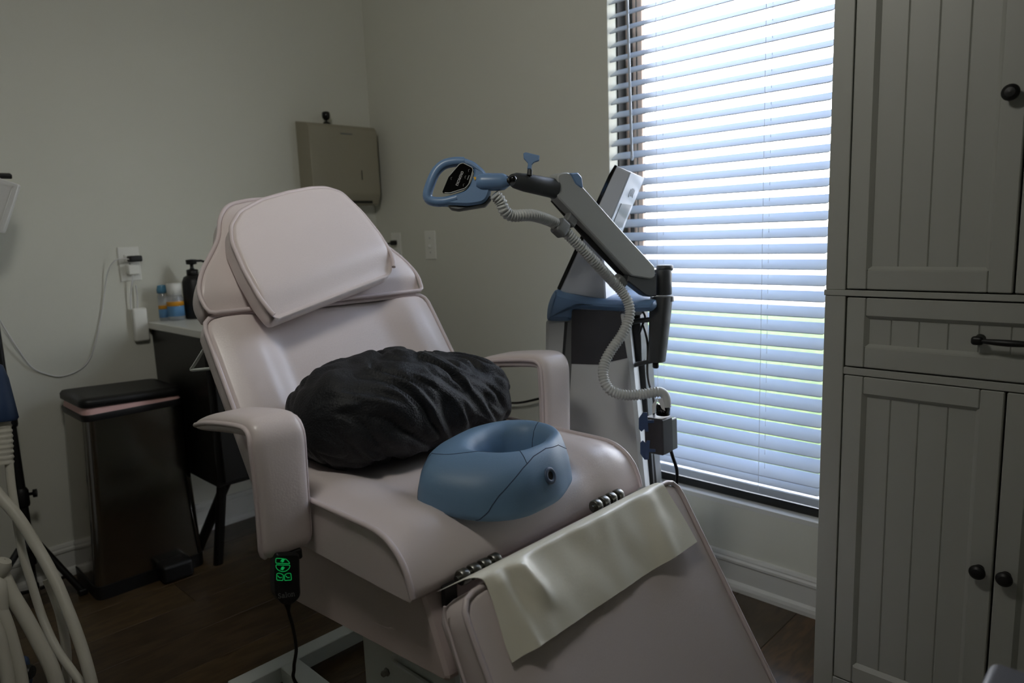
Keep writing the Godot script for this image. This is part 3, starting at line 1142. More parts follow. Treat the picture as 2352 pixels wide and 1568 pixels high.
func door(t: Node3D, x0: float, x1: float, y0: float, y1: float, z: float, planks: Array, rail0: float, rail1: float, stile: float, called := "door") -> Node3D:
	# a framed front with tongue-and-groove boards set back inside it
	var d := Node3D.new()
	d.name = called
	d.position = Vector3(x0, y0, z) - t.position
	t.add_child(d, true)
	var zb := z - 0.018
	obj("stile", Geo.new().span(Vector3(x0, y0, zb), Vector3(x0 + stile, y1, z), 0.0018), M.cupboard_paint, d)
	obj("stile", Geo.new().span(Vector3(x1 - stile, y0, zb), Vector3(x1, y1, z), 0.0018), M.cupboard_paint, d)
	obj("rail", Geo.new().span(Vector3(x0 + stile + 0.0007, y0, zb), Vector3(x1 - stile - 0.0007, y0 + rail0, z - 0.0004), 0.0018), M.cupboard_paint, d)
	obj("rail", Geo.new().span(Vector3(x0 + stile + 0.0007, y1 - rail1, zb), Vector3(x1 - stile - 0.0007, y1, z - 0.0004), 0.0018), M.cupboard_paint, d)
	# bevelled inner edge of the frame
	var a := Vector2(x0 + stile, y0 + rail0)
	var b := Vector2(x1 - stile, y1 - rail1)
	var g := Geo.new()
	var w := 0.0065
	for e: Array in [[a, Vector2(a.x, b.y), Vector2(1, 0)], [Vector2(b.x, a.y), b, Vector2(-1, 0)], [a, Vector2(b.x, a.y), Vector2(0, 1)], [Vector2(a.x, b.y), b, Vector2(0, -1)]]:
		var p: Vector2 = e[0]
		var q: Vector2 = e[1]
		var i: Vector2 = e[2] * w
		var l: Vector2 = (q - p).normalized() * w
		var r0 := PackedVector3Array([Vector3(p.x, p.y, z - 0.0015), Vector3(p.x, p.y, z - 0.011), Vector3(p.x + i.x + l.x, p.y + i.y + l.y, z - 0.011), Vector3(p.x + i.x + l.x, p.y + i.y + l.y, z - 0.0085)])
		var r1 := PackedVector3Array([Vector3(q.x, q.y, z - 0.0015), Vector3(q.x, q.y, z - 0.011), Vector3(q.x + i.x - l.x, q.y + i.y - l.y, z - 0.011), Vector3(q.x + i.x - l.x, q.y + i.y - l.y, z - 0.0085)])
		g.loft([r0, r1], true, true, true, -1)
	obj("moulding", g, M.cupboard_paint, d)
	var xs := [x0 + stile]
	xs.append_array(planks)
	xs.append(x1 - stile)
	for i in xs.size() - 1:
		obj("board", Geo.new().span(Vector3(xs[i] + 0.0002, y0 + rail0 - 0.002, z - 0.016), Vector3(xs[i + 1] - 0.0002, y1 - rail1 + 0.002, z - 0.009), 0.0018), M.cupboard_paint, d)
	return d


func knob(d: Node3D, p: Vector3) -> void:
	obj("knob", Geo.new().lathe(p, Vector3(0, 0, 1), [Vector2(0.001, 0.0), Vector2(0.009, 0.0), Vector2(0.0075, 0.004), Vector2(0.0065, 0.011), Vector2(0.009, 0.015), Vector2(0.0135, 0.0175), Vector2(0.0143, 0.021), Vector2(0.0128, 0.0248), Vector2(0.008, 0.0275), Vector2(0.0002, 0.0285)], 24), M.black_plastic, d)


func cupboards() -> void:
	var x0 := 2.173
	var x1 := 2.832
	var z := 0.4
	var low := thing("base_cupboard", "off-white base cupboard with one drawer and two boarded doors, right of the window", "cupboard", Vector3(2.5, 0, 0.2))
	var g := Geo.new()
	g.span(Vector3(x0 + 0.002, 0.02, 0.03), Vector3(x0 + 0.02, 0.96, z - 0.02), 0.001)
	g.span(Vector3(x1 - 0.02, 0.02, 0.03), Vector3(x1 - 0.002, 0.96, z - 0.02), 0.001)
	g.span(Vector3(x0 + 0.02, 0.08, 0.03), Vector3(x1 - 0.02, 0.10, z - 0.03))
	g.span(Vector3(x0 + 0.02, 0.10, 0.03), Vector3(x1 - 0.02, 0.96, 0.04))
	obj("carcass", g, M.cupboard_paint, low)
	obj("face_frame", Geo.new().span(Vector3(x0, 0.0, z - 0.02), Vector3(2.2145, 0.96, z), 0.0012), M.cupboard_paint, low)
	obj("face_frame", Geo.new().span(Vector3(x1 - 0.0415, 0.0, z - 0.02), Vector3(x1, 0.96, z), 0.0012), M.cupboard_paint, low)
	obj("face_rail", Geo.new().span(Vector3(2.215, 0.7955, z - 0.02), Vector3(x1 - 0.042, 0.8105, z - 0.0005), 0.0012), M.cupboard_paint, low)
	obj("face_rail", Geo.new().span(Vector3(2.215, 0.03, z - 0.02), Vector3(x1 - 0.042, 0.0985, z - 0.0005), 0.0012), M.cupboard_paint, low)
	obj("top_board", Geo.new().span(Vector3(x0 - 0.002, 0.9605, 0.02), Vector3(x1 + 0.002, 0.9725, z + 0.0015), 0.001), M.cupboard_paint, low)
	var b: Array = []
	for k in 10:
		b.append(2.302 + 0.0503 * k)
	var dr := door(low, 2.218, 2.787, 0.8135, 0.9575, z, b, 0.0425, 0.0375, 0.0365, "drawer")
	# bowed bar pull
	var hz := z - 0.009
	var hx := 2.455
	var hg := Geo.new()
	for x: float in [hx, hx + 0.096]:
		hg.tube(curve([Vector3(x, 0.888, hz), Vector3(x, 0.888, hz + 0.012), Vector3(x, 0.888, hz + 0.022)], 3), [0.0095, 0.009, 0.0082, 0.0078, 0.0078, 0.008, 0.0085], 12)
	hg.rbox(Vector3(hx, 0.888, hz + 0.025), Vector3(0.020, 0.0165, 0.013), 0.006)
	hg.rbox(Vector3(hx + 0.096, 0.888, hz + 0.025), Vector3(0.020, 0.0165, 0.013), 0.006)
	hg.tube(curve([Vector3(hx, 0.888, hz + 0.024), Vector3(hx + 0.012, 0.888, hz + 0.027), Vector3(hx + 0.048, 0.888, hz + 0.031), Vector3(hx + 0.084, 0.888, hz + 0.027), Vector3(hx + 0.096, 0.888, hz + 0.024)], 5), [0.005, 0.005, 0.005, 0.0045, 0.0042, 0.0045, 0.005, 0.0055, 0.006, 0.0062, 0.0064, 0.0062, 0.006, 0.0055, 0.005, 0.0045, 0.0042, 0.0045, 0.005, 0.005, 0.005], 10)
	obj("handle", hg, M.black_plastic, dr)
	var d1 := door(low, 2.217, 2.5, 0.1015, 0.7935, z, [2.307, 2.359, 2.410], 0.0395, 0.0365, 0.038)
	knob(d1, Vector3(2.4795, 0.443, z - 0.001))
	var d2 := door(low, 2.504, 2.787, 0.1015, 0.7935, z, [2.594, 2.646, 2.697], 0.0395, 0.0365, 0.038)
	knob(d2, Vector3(2.5225, 0.443, z - 0.001))
	var up := thing("upper_cupboard", "tall off-white upper cupboard with boarded doors standing on the base cupboard", "cupboard", Vector3(2.5, 0.9725, 0.2))
	var ug := Geo.new()
	var y1 := 2.12
	ug.span(Vector3(x0 + 0.003, 0.9725, 0.03), Vector3(x0 + 0.02, y1, z - 0.02), 0.001)
	ug.span(Vector3(x1 - 0.02, 0.9725, 0.03), Vector3(x1 - 0.003, y1, z - 0.02), 0.001)
	ug.span(Vector3(x0 + 0.02, 0.9725, 0.03), Vector3(x1 - 0.02, y1, 0.04))
	ug.span(Vector3(x0 - 0.004, y1, 0.02), Vector3(x1 + 0.004, y1 + 0.02, z + 0.006), 0.003)
	obj("carcass", ug, M.cupboard_paint, up)
	obj("face_frame", Geo.new().span(Vector3(x0 + 0.001, 0.9727, z - 0.02), Vector3(2.2135, y1, z), 0.0012), M.cupboard_paint, up)
	obj("face_frame", Geo.new().span(Vector3(x1 - 0.0405, 0.9727, z - 0.02), Vector3(x1 - 0.001, y1, z), 0.0012), M.cupboard_paint, up)
	var d3 := door(up, 2.216, 2.5005, 0.9752, y1 - 0.02, z, [2.309, 2.361, 2.411], 0.0395, 0.04, 0.038)
	knob(d3, Vector3(2.481, 1.322, z - 0.001))
	var d4 := door(up, 2.5045, 2.789, 0.9752, y1 - 0.02, z, [2.597, 2.649, 2.699], 0.0395, 0.04, 0.038)
	knob(d4, Vector3(2.523, 1.322, z - 0.001))


func vanity() -> void:
	var top := tag(obj("countertop", Geo.new().span(Vector3(0.0, 0.818, 0.36), Vector3(0.52, 0.845, 1.035), 0.003), M.counter_white), "white countertop on the dark vanity by the left wall", "countertop")
	var t := thing("vanity_cabinet", "dark wooden vanity cabinet on black legs behind the chair", "vanity", Vector3(0.25, 0, 0.7))
	obj("body", Geo.new().span(Vector3(0.012, 0.315, 0.38), Vector3(0.465, 0.818, 1.022), 0.003), M.black_wood, t)
	for z: float in [0.53, 0.85]:
		obj("door", Geo.new().span(Vector3(0.465, 0.33, z - 0.155), Vector3(0.482, 0.805, z + 0.155), 0.002), M.black_wood, t)
	for l: Array in [[Vector3(0.44, 0.32, 1.0), Vector3(0.335, 0.0, 1.0)], [Vector3(0.44, 0.32, 0.985), Vector3(0.20, 0.02, 1.01)], [Vector3(0.44, 0.32, 0.88), Vector3(0.40, 0.0, 0.80)], [Vector3(0.44, 0.32, 0.42), Vector3(0.34, 0.0, 0.42)]]:
		obj("leg", Geo.new().tube(l, 0.017, 8), M.black_wood, t)
	# things on the counter
	var b1 := thing("blue_bottle", "slim blue bottle at the left end of the white countertop", "bottle", Vector3(0.052, 0.845, 0.985))
	var p := Vector3(0.052, 0.845, 0.985)
	obj("body", Geo.new().lathe(p, Vector3.UP, [Vector2(0.001, 0), Vector2(0.016, 0), Vector2(0.017, 0.004), Vector2(0.017, 0.09), Vector2(0.010, 0.105), Vector2(0.001, 0.106)], 18), M.clear_plastic, b1)
	obj("label", Geo.new().lathe(p, Vector3.UP, [Vector2(0.001, 0.012), Vector2(0.0174, 0.012), Vector2(0.0174, 0.042), Vector2(0.001, 0.042)], 18), M.label_blue, b1)
	obj("label", Geo.new().lathe(p, Vector3.UP, [Vector2(0.001, 0.043), Vector2(0.0174, 0.043), Vector2(0.0174, 0.055), Vector2(0.001, 0.055)], 18), M.label_orange, b1)
	obj("cap", Geo.new().lathe(p, Vector3.UP, [Vector2(0.001, 0.100), Vector2(0.0165, 0.100), Vector2(0.0175, 0.112), Vector2(0.013, 0.128), Vector2(0.001, 0.13)], 18), M.bottle_blue, b1)
	var b2 := thing("spray_bottle", "clear bottle with white cap and blue and orange label on the countertop", "bottle", Vector3(0.085, 0.845, 0.955))
	p = Vector3(0.085, 0.845, 0.955)
	obj("body", Geo.new().lathe(p, Vector3.UP, [Vector2(0.001, 0), Vector2(0.026, 0), Vector2(0.028, 0.005), Vector2(0.028, 0.078), Vector2(0.022, 0.092), Vector2(0.001, 0.093)], 20), M.clear_plastic, b2)
	obj("label", Geo.new().lathe(p, Vector3.UP, [Vector2(0.001, 0.016), Vector2(0.0285, 0.016), Vector2(0.0285, 0.052), Vector2(0.001, 0.052)], 20), M.label_blue, b2)
	obj("label", Geo.new().lathe(p, Vector3.UP, [Vector2(0.001, 0.053), Vector2(0.0285, 0.053), Vector2(0.0285, 0.068), Vector2(0.001, 0.068)], 20), M.label_orange, b2)
	obj("cap", Geo.new().lathe(p, Vector3.UP, [Vector2(0.001, 0.092), Vector2(0.025, 0.092), Vector2(0.0255, 0.130), Vector2(0.022, 0.134), Vector2(0.001, 0.135)], 20), M.bottle_white, b2)
	var b3 := thing("soap_dispenser", "black pump soap bottle on the countertop beside the chair back", "soap bottle", Vector3(0.09, 0.845, 0.885))
	p = Vector3(0.09, 0.845, 0.885)
	obj("body", Geo.new().lathe(p, Vector3.UP, [Vector2(0.001, 0), Vector2(0.036, 0), Vector2(0.039, 0.005), Vector2(0.039, 0.135), Vector2(0.032, 0.152), Vector2(0.02, 0.158), Vector2(0.001, 0.159)], 24), M.black_plastic, b3)
	var pg := Geo.new()
	pg.lathe(p, Vector3.UP, [Vector2(0.001, 0.155), Vector2(0.020, 0.155), Vector2(0.020, 0.178), Vector2(0.009, 0.18), Vector2(0.006, 0.185), Vector2(0.006, 0.196), Vector2(0.018, 0.198), Vector2(0.019, 0.214), Vector2(0.001, 0.216)], 20)
	pg.tube([p + Vector3(0.0, 0.209, 0.0), p + Vector3(0.02, 0.209, -0.028), p + Vector3(0.026, 0.204, -0.038)], 0.0042, 8)
	obj("pump", pg, M.black_plastic, b3)


func bin() -> void:
	var t := thing("step_bin", "rectangular stainless steel step bin with black lid and pink-white liner", "waste bin", Vector3(0.18, 0, 1.2))
	var lower: Array = Geo.round_off([Vector2(0.05, 1.03), Vector2(0.30, 1.03), Vector2(0.30, 1.37), Vector2(0.05, 1.37)], 0.03, 6)
	var upper: Array = Geo.round_off([Vector2(0.06, 1.05), Vector2(0.312, 1.05), Vector2(0.312, 1.345), Vector2(0.06, 1.345)], 0.03, 6)
	var ring := func(poly: Array, y: float, grow: float) -> PackedVector3Array:
		var out := PackedVector3Array()
		for p: Vector2 in Geo.inset(poly, -grow):
			out.append(Vector3(p.x, y, p.y))
		return out
	obj("body", Geo.new().loft([ring.call(lower, 0.045, 0.0), ring.call(upper, 0.60, 0.0)]), M.bin_steel, t)
	obj("base", Geo.new().loft([ring.call(lower, 0.0, 0.002), ring.call(lower, 0.045, 0.003)]), M.black_plastic, t)
	obj("rim", Geo.new().loft([ring.call(upper, 0.585, 0.003), ring.call(upper, 0.603, 0.006), ring.call(upper, 0.606, 0.004)]), M.black_plastic, t)
	var r := []
	for k in 3:
		r.append(ring.call(upper, 0.604 + 0.012 * k, 0.001 - 0.003 * k))
	obj("liner", Geo.new().loft(r), M.liner, t)
	var lid := []
	for q: Vector2 in [Vector2(0.622, 0.0), Vector2(0.626, 0.006), Vector2(0.642, 0.006), Vector2(0.650, 0.0), Vector2(0.652, -0.02)]:
		var l: PackedVector3Array = ring.call(upper, q.x, q.y)
		for i in l.size():
			l[i].y += 0.012 * (l[i].z - 1.05) / 0.3 - 0.006
		lid.append(l)
	obj("lid", Geo.new().loft(lid), M.black_plastic, t)
	obj("pedal", Geo.new().rbox(Vector3(0.325, 0.035, 1.14), Vector3(0.08, 0.06, 0.10), 0.012), M.black_plastic, t)


func plate(called: String, label: String, o: Vector3, out: Vector3, toggle: bool) -> Node3D:
	var t := thing(called, label, "light switch" if toggle else "power outlet", o)
	var right := Vector3.UP.cross(out)
	var b := Basis(right, Vector3.UP, out)
	obj("cover_plate", Geo.new().box(o + out * 0.0025, Vector3(0.070, 0.120, 0.005), 0.002, b), M.plate_plastic, t)
	if toggle:
		obj("toggle_frame", Geo.new().box(o + out * 0.0055, Vector3(0.011, 0.025, 0.002), 0.0006, b), M.plate_plastic, t)
		obj("toggle", Geo.new().rbox(o + out * 0.010 + Vector3(0, -0.004, 0), Vector3(0.007, 0.012, 0.014), 0.002, b * Basis(Vector3.RIGHT, 0.4)), M.plate_plastic, t)
	else:
		for s: float in [0.02, -0.02]:
			obj("socket", Geo.new().rbox(o + out * 0.005 + Vector3(0, s, 0), Vector3(0.034, 0.029, 0.004), 0.0019, b), M.plate_plastic, t)
	for s: float in ([0.03, -0.03] if toggle else [0.0]):
		obj("screw", Geo.new().lathe(o + out * 0.005 + Vector3(0, s, 0), out, [Vector2(0.0002, 0.0), Vector2(0.003, 0.0), Vector2(0.0026, 0.0009), Vector2(0.0002, 0.001)], 10), M.print_grey, t)
	return t


func wall_things() -> void:
	plate("light_switch", "white toggle switch plate on the wall left of the machine", Vector3(0.3854, 1.072, 0), Vector3(0, 0, 1), true)
	var far: Vector3 = Vector3(0.1469, 1.069, 0)
	plate("power_outlet", "white outlet plate in the corner half hidden by the chair's head section", far, Vector3(0, 0, 1), false)
	var pg := thing("black_plug", "black plug in the outlet behind the chair's head section", "plug", far)
	obj("plug", Geo.new().rbox(far + Vector3(0.0, 0.017, 0.018), Vector3(0.026, 0.022, 0.026), 0.006), M.black_plastic, pg)
	obj("cord", Geo.new().tube(curve([far + Vector3(0, 0.016, 0.03), far + Vector3(-0.02, 0.012, 0.045), far + Vector3(-0.045, -0.005, 0.035), far + Vector3(-0.06, -0.1, 0.012), far + Vector3(-0.03, -0.5, 0.02), far + Vector3(0.0, -far.y + 0.2, 0.03)], 6), 0.0035, 8), M.black_plastic, pg)
	tag(obj("floor_cable", Geo.new().tube(curve([Vector3(0.4789, 0.3813, 0.03), Vector3(0.6181, 0.406, 0.03), Vector3(0.6978, 0.4288, 0.03), Vector3(0.7868, 0.4525, 0.03), Vector3(0.8946, 0.4664, 0.03), Vector3(0.9973, 0.4963, 0.03), Vector3(1.095, 0.5278, 0.03)], 6), 0.0045, 8), M.black_plastic), "black cable that runs along the far wall behind the chair", "cable")
	# left wall: outlet with a black adapter, white leads and a white power brick
	var lo: Vector3 = Vector3(0, 1.054, 1.066)
	plate("power_outlet", "white outlet plate on the left wall with a black adapter plugged in", lo, Vector3(1, 0, 0), false)
	var ad := thing("charger", "black charger block with white lead in the left wall outlet", "charger", lo)
	obj("block", Geo.new().rbox(lo + Vector3(0.024, 0.018, -0.012), Vector3(0.036, 0.021, 0.042), 0.005), M.black_plastic, ad)
	obj("lead", Geo.new().tube(curve([Vector3(0.03, 1.071, 1.073), Vector3(0.035, 1.074, 1.099), Vector3(0.03, 1.066, 1.123), Vector3(0.015, 1.034, 1.142), Vector3(0.008, 0.9703, 1.157), Vector3(0.006, 0.8885, 1.176), Vector3(0.006, 0.8075, 1.201), Vector3(0.006, 0.7356, 1.232), Vector3(0.006, 0.7035, 1.269), Vector3(0.006, 0.6916, 1.323), Vector3(0.006, 0.7078, 1.365), Vector3(0.01, 0.7381, 1.403), Vector3(0.02, 0.8046, 1.435), Vector3(0.03, 0.8724, 1.462), Vector3(0.05, 0.9527, 1.492)], 8), 0.0022, 6), M.cable_white, ad)
	var br := thing("power_brick", "white power brick with white lead hanging below the left wall outlet", "power adapter", Vector3(0.012, 0.813, 1.06))
	obj("plug", Geo.new().rbox(lo + Vector3(0.020, -0.020, -0.002), Vector3(0.03, 0.036, 0.036), 0.005), M.plate_plastic, br)
	obj("lead", Geo.new().tube(curve([lo + Vector3(0.025, -0.04, 0.0), Vector3(0.015, 0.9253, 1.081), Vector3(0.012, 0.8624, 1.078), Vector3(0.012, 0.7993, 1.077), Vector3(0.012, 0.9074, 1.059), Vector3(0.014, 0.9776, 1.057)], 8), 0.0028, 6), M.cable_white, br)
	obj("brick", Geo.new().rbox(Vector3(0.014, 0.8366, 1.058), Vector3(0.026, 0.12, 0.05), 0.008), M.plate_plastic, br)
	# paper towel dispenser
	var t := thing("towel_dispenser", "grey-beige metal paper towel dispenser on the left wall near the corner", "towel dispenser", Vector3(0, 1.316, 0.2144))
	var line: Array = Geo.round_off([Vector2(0.0, 1.600), Vector2(0.09, 1.585), Vector2(0.105, 1.57), Vector2(0.105, 1.300), Vector2(0.085, 1.255), Vector2(0.0, 1.255)], [0.0, 0.006, 0.006, 0.006, 0.01, 0.0], 4)
	obj("case", Geo.new().prism(line, Vector3(0, 0, 0.205), Vector3(1, 0, 0), Vector3.UP, -0.165, 0.165, 0.003), M.dispenser, t)
	obj("door_seam", Geo.new().span(Vector3(0.10, 1.545, 0.165), Vector3(0.1062, 1.551, 0.225), 0.001), M.mid_grey, t)
	obj("paper_slot", Geo.new().span(Vector3(0.086, 1.262, 0.08), Vector3(0.1, 1.272, 0.33), 0.002), M.black_plastic, t)
	obj("sight_slot", Geo.new().span(Vector3(0.1035, 1.36, 0.129), Vector3(0.1062, 1.40, 0.133), 0.0005), M.black_plastic, t)
	var cm := thing("small_device", "small black rounded device on a stub foot on top of the towel dispenser", "device", Vector3(0.05, 1.578, 0.2538))
	var cp: Vector3 = Vector3(0.05, 1.581, 0.2525)
	cp.y = 1.5917
	obj("foot", Geo.new().lathe(cp, Vector3.UP, [Vector2(0.001, 0.0), Vector2(0.017, 0.0), Vector2(0.012, 0.006), Vector2(0.004, 0.010), Vector2(0.004, 0.016), Vector2(0.001, 0.016)], 16), M.black_plastic, cm)
	obj("head", Geo.new().lathe(cp, Vector3.UP, [Vector2(0.001, 0.013), Vector2(0.009, 0.015), Vector2(0.016, 0.024), Vector2(0.017, 0.034), Vector2(0.0165, 0.044), Vector2(0.013, 0.048), Vector2(0.001, 0.049)], 18), M.black_gloss, cm)


func light_stand() -> void:
	var px := 0.12
	var pz := 1.5
	var t := thing("light_stand", "black tripod stand with a white rectangular light panel at the left edge", "studio light", Vector3(px, 0, pz))
	obj("pole", Geo.new().tube([Vector3(px, 0.12, pz), Vector3(px, 0.62, pz)], 0.0145, 14), M.black_plastic, t)
	obj("pole", Geo.new().tube([Vector3(px, 0.62, pz), Vector3(px, 1.30, pz)], 0.0105, 14), M.black_plastic, t)
	obj("collar", Geo.new().lathe(Vector3(px, 0.575, pz), Vector3.UP, [Vector2(0.001, 0), Vector2(0.018, 0.0), Vector2(0.020, 0.006), Vector2(0.020, 0.066), Vector2(0.015, 0.075), Vector2(0.001, 0.075)], 14), M.black_plastic, t)
	obj("collar", Geo.new().lathe(Vector3(px, 0.315, pz), Vector3.UP, [Vector2(0.001, 0), Vector2(0.019, 0.0), Vector2(0.021, 0.006), Vector2(0.021, 0.05), Vector2(0.016, 0.06), Vector2(0.001, 0.06)], 14), M.black_plastic, t)
	obj("knob", Geo.new().lathe(Vector3(px, 0.35, pz - 0.018), Vector3(0.3, 0, -1), [Vector2(0.001, 0), Vector2(0.005, 0), Vector2(0.005, 0.012), Vector2(0.013, 0.013), Vector2(0.013, 0.024), Vector2(0.001, 0.025)], 10), M.black_plastic, t)
	obj("hub", Geo.new().lathe(Vector3(px, 0.165, pz), Vector3.UP, [Vector2(0.001, 0), Vector2(0.020, 0.0), Vector2(0.030, 0.01), Vector2(0.030, 0.03), Vector2(0.018, 0.042), Vector2(0.001, 0.042)], 12), M.black_plastic, t)
	for k in 3:
		var a := deg_to_rad([-52.0, 68.0, 188.0][k])
		var reach: float = [0.14, 0.20, 0.09][k]
		var d := Vector3(cos(a), 0, sin(a))
		var top := Vector3(px, 0.185, pz) + d * 0.03
		var l := obj("leg", Geo.new().tube([top, Vector3(px, 0.012, pz) + d * reach], 0.0105, 8), M.black_plastic, t)
		obj("brace", Geo.new().tube([Vector3(px, 0.035, pz) + d * 0.016, Vector3(px, 0.07, pz) + d * reach * 0.7], 0.006, 6), M.black_plastic, l)
		obj("foot", Geo.new().rbox(Vector3(px, 0.011, pz) + d * reach, Vector3(0.026, 0.022, 0.026), 0.006), M.black_plastic, l)
	# the tilted panel and its clamp
	var c00: Vector3 = Vector3(0.2704, 1.304, 1.418)
	var c01: Vector3 = Vector3(0.2467, 1.167, 1.472)
	var c10: Vector3 = Vector3(0.2033, 1.362, 1.543)
	var right := (c00 - c10)
	var up := (c00 - c01)
	up -= right.normalized() * up.dot(right.normalized())
	var o := (c10 + c01) / 2.0
	var hw := right.length() / 2.0
	var hh := up.length() / 2.0
	var line: Array = Geo.round_off([Vector2(-hw, -hh), Vector2(hw, -hh), Vector2(hw, hh), Vector2(-hw, hh)], 0.008, 4)
	var pn := obj("panel_frame", Geo.new().prism(line, o, right.normalized(), up.normalized(), -0.02, 0.0, 0.002), M.white_paint, t)
	obj("groove", Geo.new().prism(Geo.inset(line, 0.011), o, right.normalized(), up.normalized(), -0.002, 0.0004), M.print_grey, pn)
	obj("diffuser", Geo.new().prism(Geo.inset(line, 0.0135), o, right.normalized(), up.normalized(), -0.002, 0.0014), M.plate_plastic, pn)
	obj("clamp", Geo.new().rbox(Vector3(0.2264, 1.332, 1.441), Vector3(0.022, 0.014, 0.03), 0.004, Basis(Vector3(0, 0, 1), -0.3)), M.black_plastic, t)
	obj("panel_arm", Geo.new().tube([Vector3(px, 1.28, pz), o - right.cross(up).normalized() * 0.018], 0.008, 8), M.black_plastic, t)


func hoses() -> void:
	# a second treatment machine stands outside the frame at the left; its hand pieces hang by pale hoses
	var t := thing("hose_machine", "pale hoses and blue hand piece of another machine at the lower left", "treatment machine", Vector3(0.82, 0, 1.78))
	obj("trolley", Geo.new().rbox(Vector3(0.66, 0.5, 1.86), Vector3(0.36, 0.96, 0.34), 0.04), M.shell_white, t)
	obj("hand_piece", Geo.new().lathe(Vector3(0.7848, 0.85, 1.625), Vector3(0.0168, -0.118, 0.0093), [Vector2(0.001, -0.02), Vector2(0.018, -0.01), Vector2(0.027, 0.02), Vector2(0.034, 0.07), Vector2(0.040, 0.112), Vector2(0.036, 0.118), Vector2(0.001, 0.118)], 24), M.clip_blue, t)
	var c := Geo.new()
	var rr := PackedFloat32Array()
	var line := spaced(curve([Vector3(0.804, 0.7368, 1.63), Vector3(0.8112, 0.6925, 1.633), Vector3(0.8178, 0.6384, 1.639)], 8), 0.0035)
	for i in line.size():
		rr.append(0.0205 + 0.0014 * sin(i * 1.9))
	c.tube(line, rr, 16)
	obj("grip", c, M.hose_cream, t)
	var paths := [
		[[Vector3(0.8259, 0.6429, 1.629), Vector3(0.8357, 0.5838, 1.633), Vector3(0.8514, 0.5049, 1.635), Vector3(0.8655, 0.4359, 1.636), Vector3(0.8854, 0.3665, 1.631), Vector3(0.9103, 0.2871, 1.624), Vector3(0.9711, 0.2335, 1.617), Vector3(1.031, 0.2011, 1.606), Vector3(1.062, 0.1733, 1.596), Vector3(1.094, 0.1108, 1.578)], 0.0088],
		[[Vector3(0.8284, 0.6167, 1.674), Vector3(0.8527, 0.5752, 1.659), Vector3(0.8842, 0.5294, 1.638), Vector3(0.9211, 0.4614, 1.617), Vector3(0.9713, 0.3944, 1.602), Vector3(1.018, 0.3242, 1.593), Vector3(1.051, 0.2627, 1.587), Vector3(1.081, 0.2068, 1.585), Vector3(1.098, 0.1363, 1.583)], 0.0122],
		[[Vector3(0.8772, 0.3616, 1.599), Vector3(0.8921, 0.3211, 1.593), Vector3(0.9379, 0.2954, 1.595), Vector3(0.9491, 0.246, 1.595), Vector3(0.9567, 0.1968, 1.598), Vector3(0.9614, 0.1478, 1.605), Vector3(0.9656, 0.0792, 1.615)], 0.0098],
		[[Vector3(0.9535, 0.4702, 1.709), Vector3(0.9717, 0.4494, 1.696), Vector3(0.9941, 0.4003, 1.685), Vector3(1.019, 0.3492, 1.671), Vector3(1.045, 0.2935, 1.658), Vector3(1.068, 0.238, 1.647), Vector3(1.086, 0.1737, 1.643)], 0.0145],
		[[Vector3(1.01, 0.4255, 1.72), Vector3(1.027, 0.3894, 1.712), Vector3(1.04, 0.3534, 1.707), Vector3(1.052, 0.3087, 1.704), Vector3(1.064, 0.2641, 1.702), Vector3(1.075, 0.2107, 1.703)], 0.0125],
		[[Vector3(1.06, 0.393, 1.735), Vector3(1.074, 0.358, 1.728), Vector3(1.085, 0.3146, 1.727), Vector3(1.095, 0.2712, 1.727), Vector3(1.103, 0.2194, 1.73)], 0.0125]]
	for p: Array in paths:
		obj("hose", Geo.new().tube(curve(p[0], 8), p[1], 14), M.hose_cream, t)
	obj("hose_end", Geo.new().lathe(Vector3(0.98, 0.4486, 1.702), Vector3(0.0152, 0.0531, -0.0266), [Vector2(0.001, -0.05), Vector2(0.013, -0.045), Vector2(0.017, 0.0), Vector2(0.019, 0.02), Vector2(0.014, 0.032), Vector2(0.001, 0.035)], 18), M.hose_cream, t)
	obj("hose_end", Geo.new().lathe(Vector3(1.024, 0.4159, 1.708), Vector3(0.0089, -0.0621, 0.0048), [Vector2(0.001, -0.04), Vector2(0.012, -0.03), Vector2(0.0135, 0.0), Vector2(0.011, 0.035), Vector2(0.0085, 0.05), Vector2(0.001, 0.05)], 18), M.hose_cream, t)
	obj("holder", Geo.new().rbox(Vector3(0.9873, 0.2278, 1.729), Vector3(0.11, 0.07, 0.06), 0.012, Basis(Vector3.UP, 0.78)), M.clip_blue, t)
	obj("holder_knob", Geo.new().lathe(Vector3(1.026, 0.2357, 1.689), Vector3(0.7, 0.1, -0.7), [Vector2(0.001, 0.0), Vector2(0.014, 0.0), Vector2(0.0155, 0.003), Vector2(0.0155, 0.012), Vector2(0.012, 0.017), Vector2(0.001, 0.018)], 16), M.black_plastic, t)


func foreground() -> void:
	# the rounded top of something pale that stands close by at the lower right
	var t := thing("trolley_corner", "blurred pale edge of a rounded tray top in the bottom right corner", "trolley", Vector3(2.75, 0, 1.13))
	var o: Vector3 = Vector3(2.651, 0.5159, 0.8787)
	obj("tray_top", Geo.new().rbox(Vector3(2.722, 0.588, 1.10), Vector3(0.24, 0.03, 0.2), 0.012), M.tray_grey, t)
	for q: Vector2 in [Vector2(2.64, 1.03), Vector2(2.83, 1.03), Vector2(2.64, 1.17), Vector2(2.83, 1.17)]:
		obj("leg", Geo.new().tube([Vector3(q.x, 0.575, q.y), Vector3(q.x, 0.0, q.y)], 0.011, 10), M.white_steel, t)


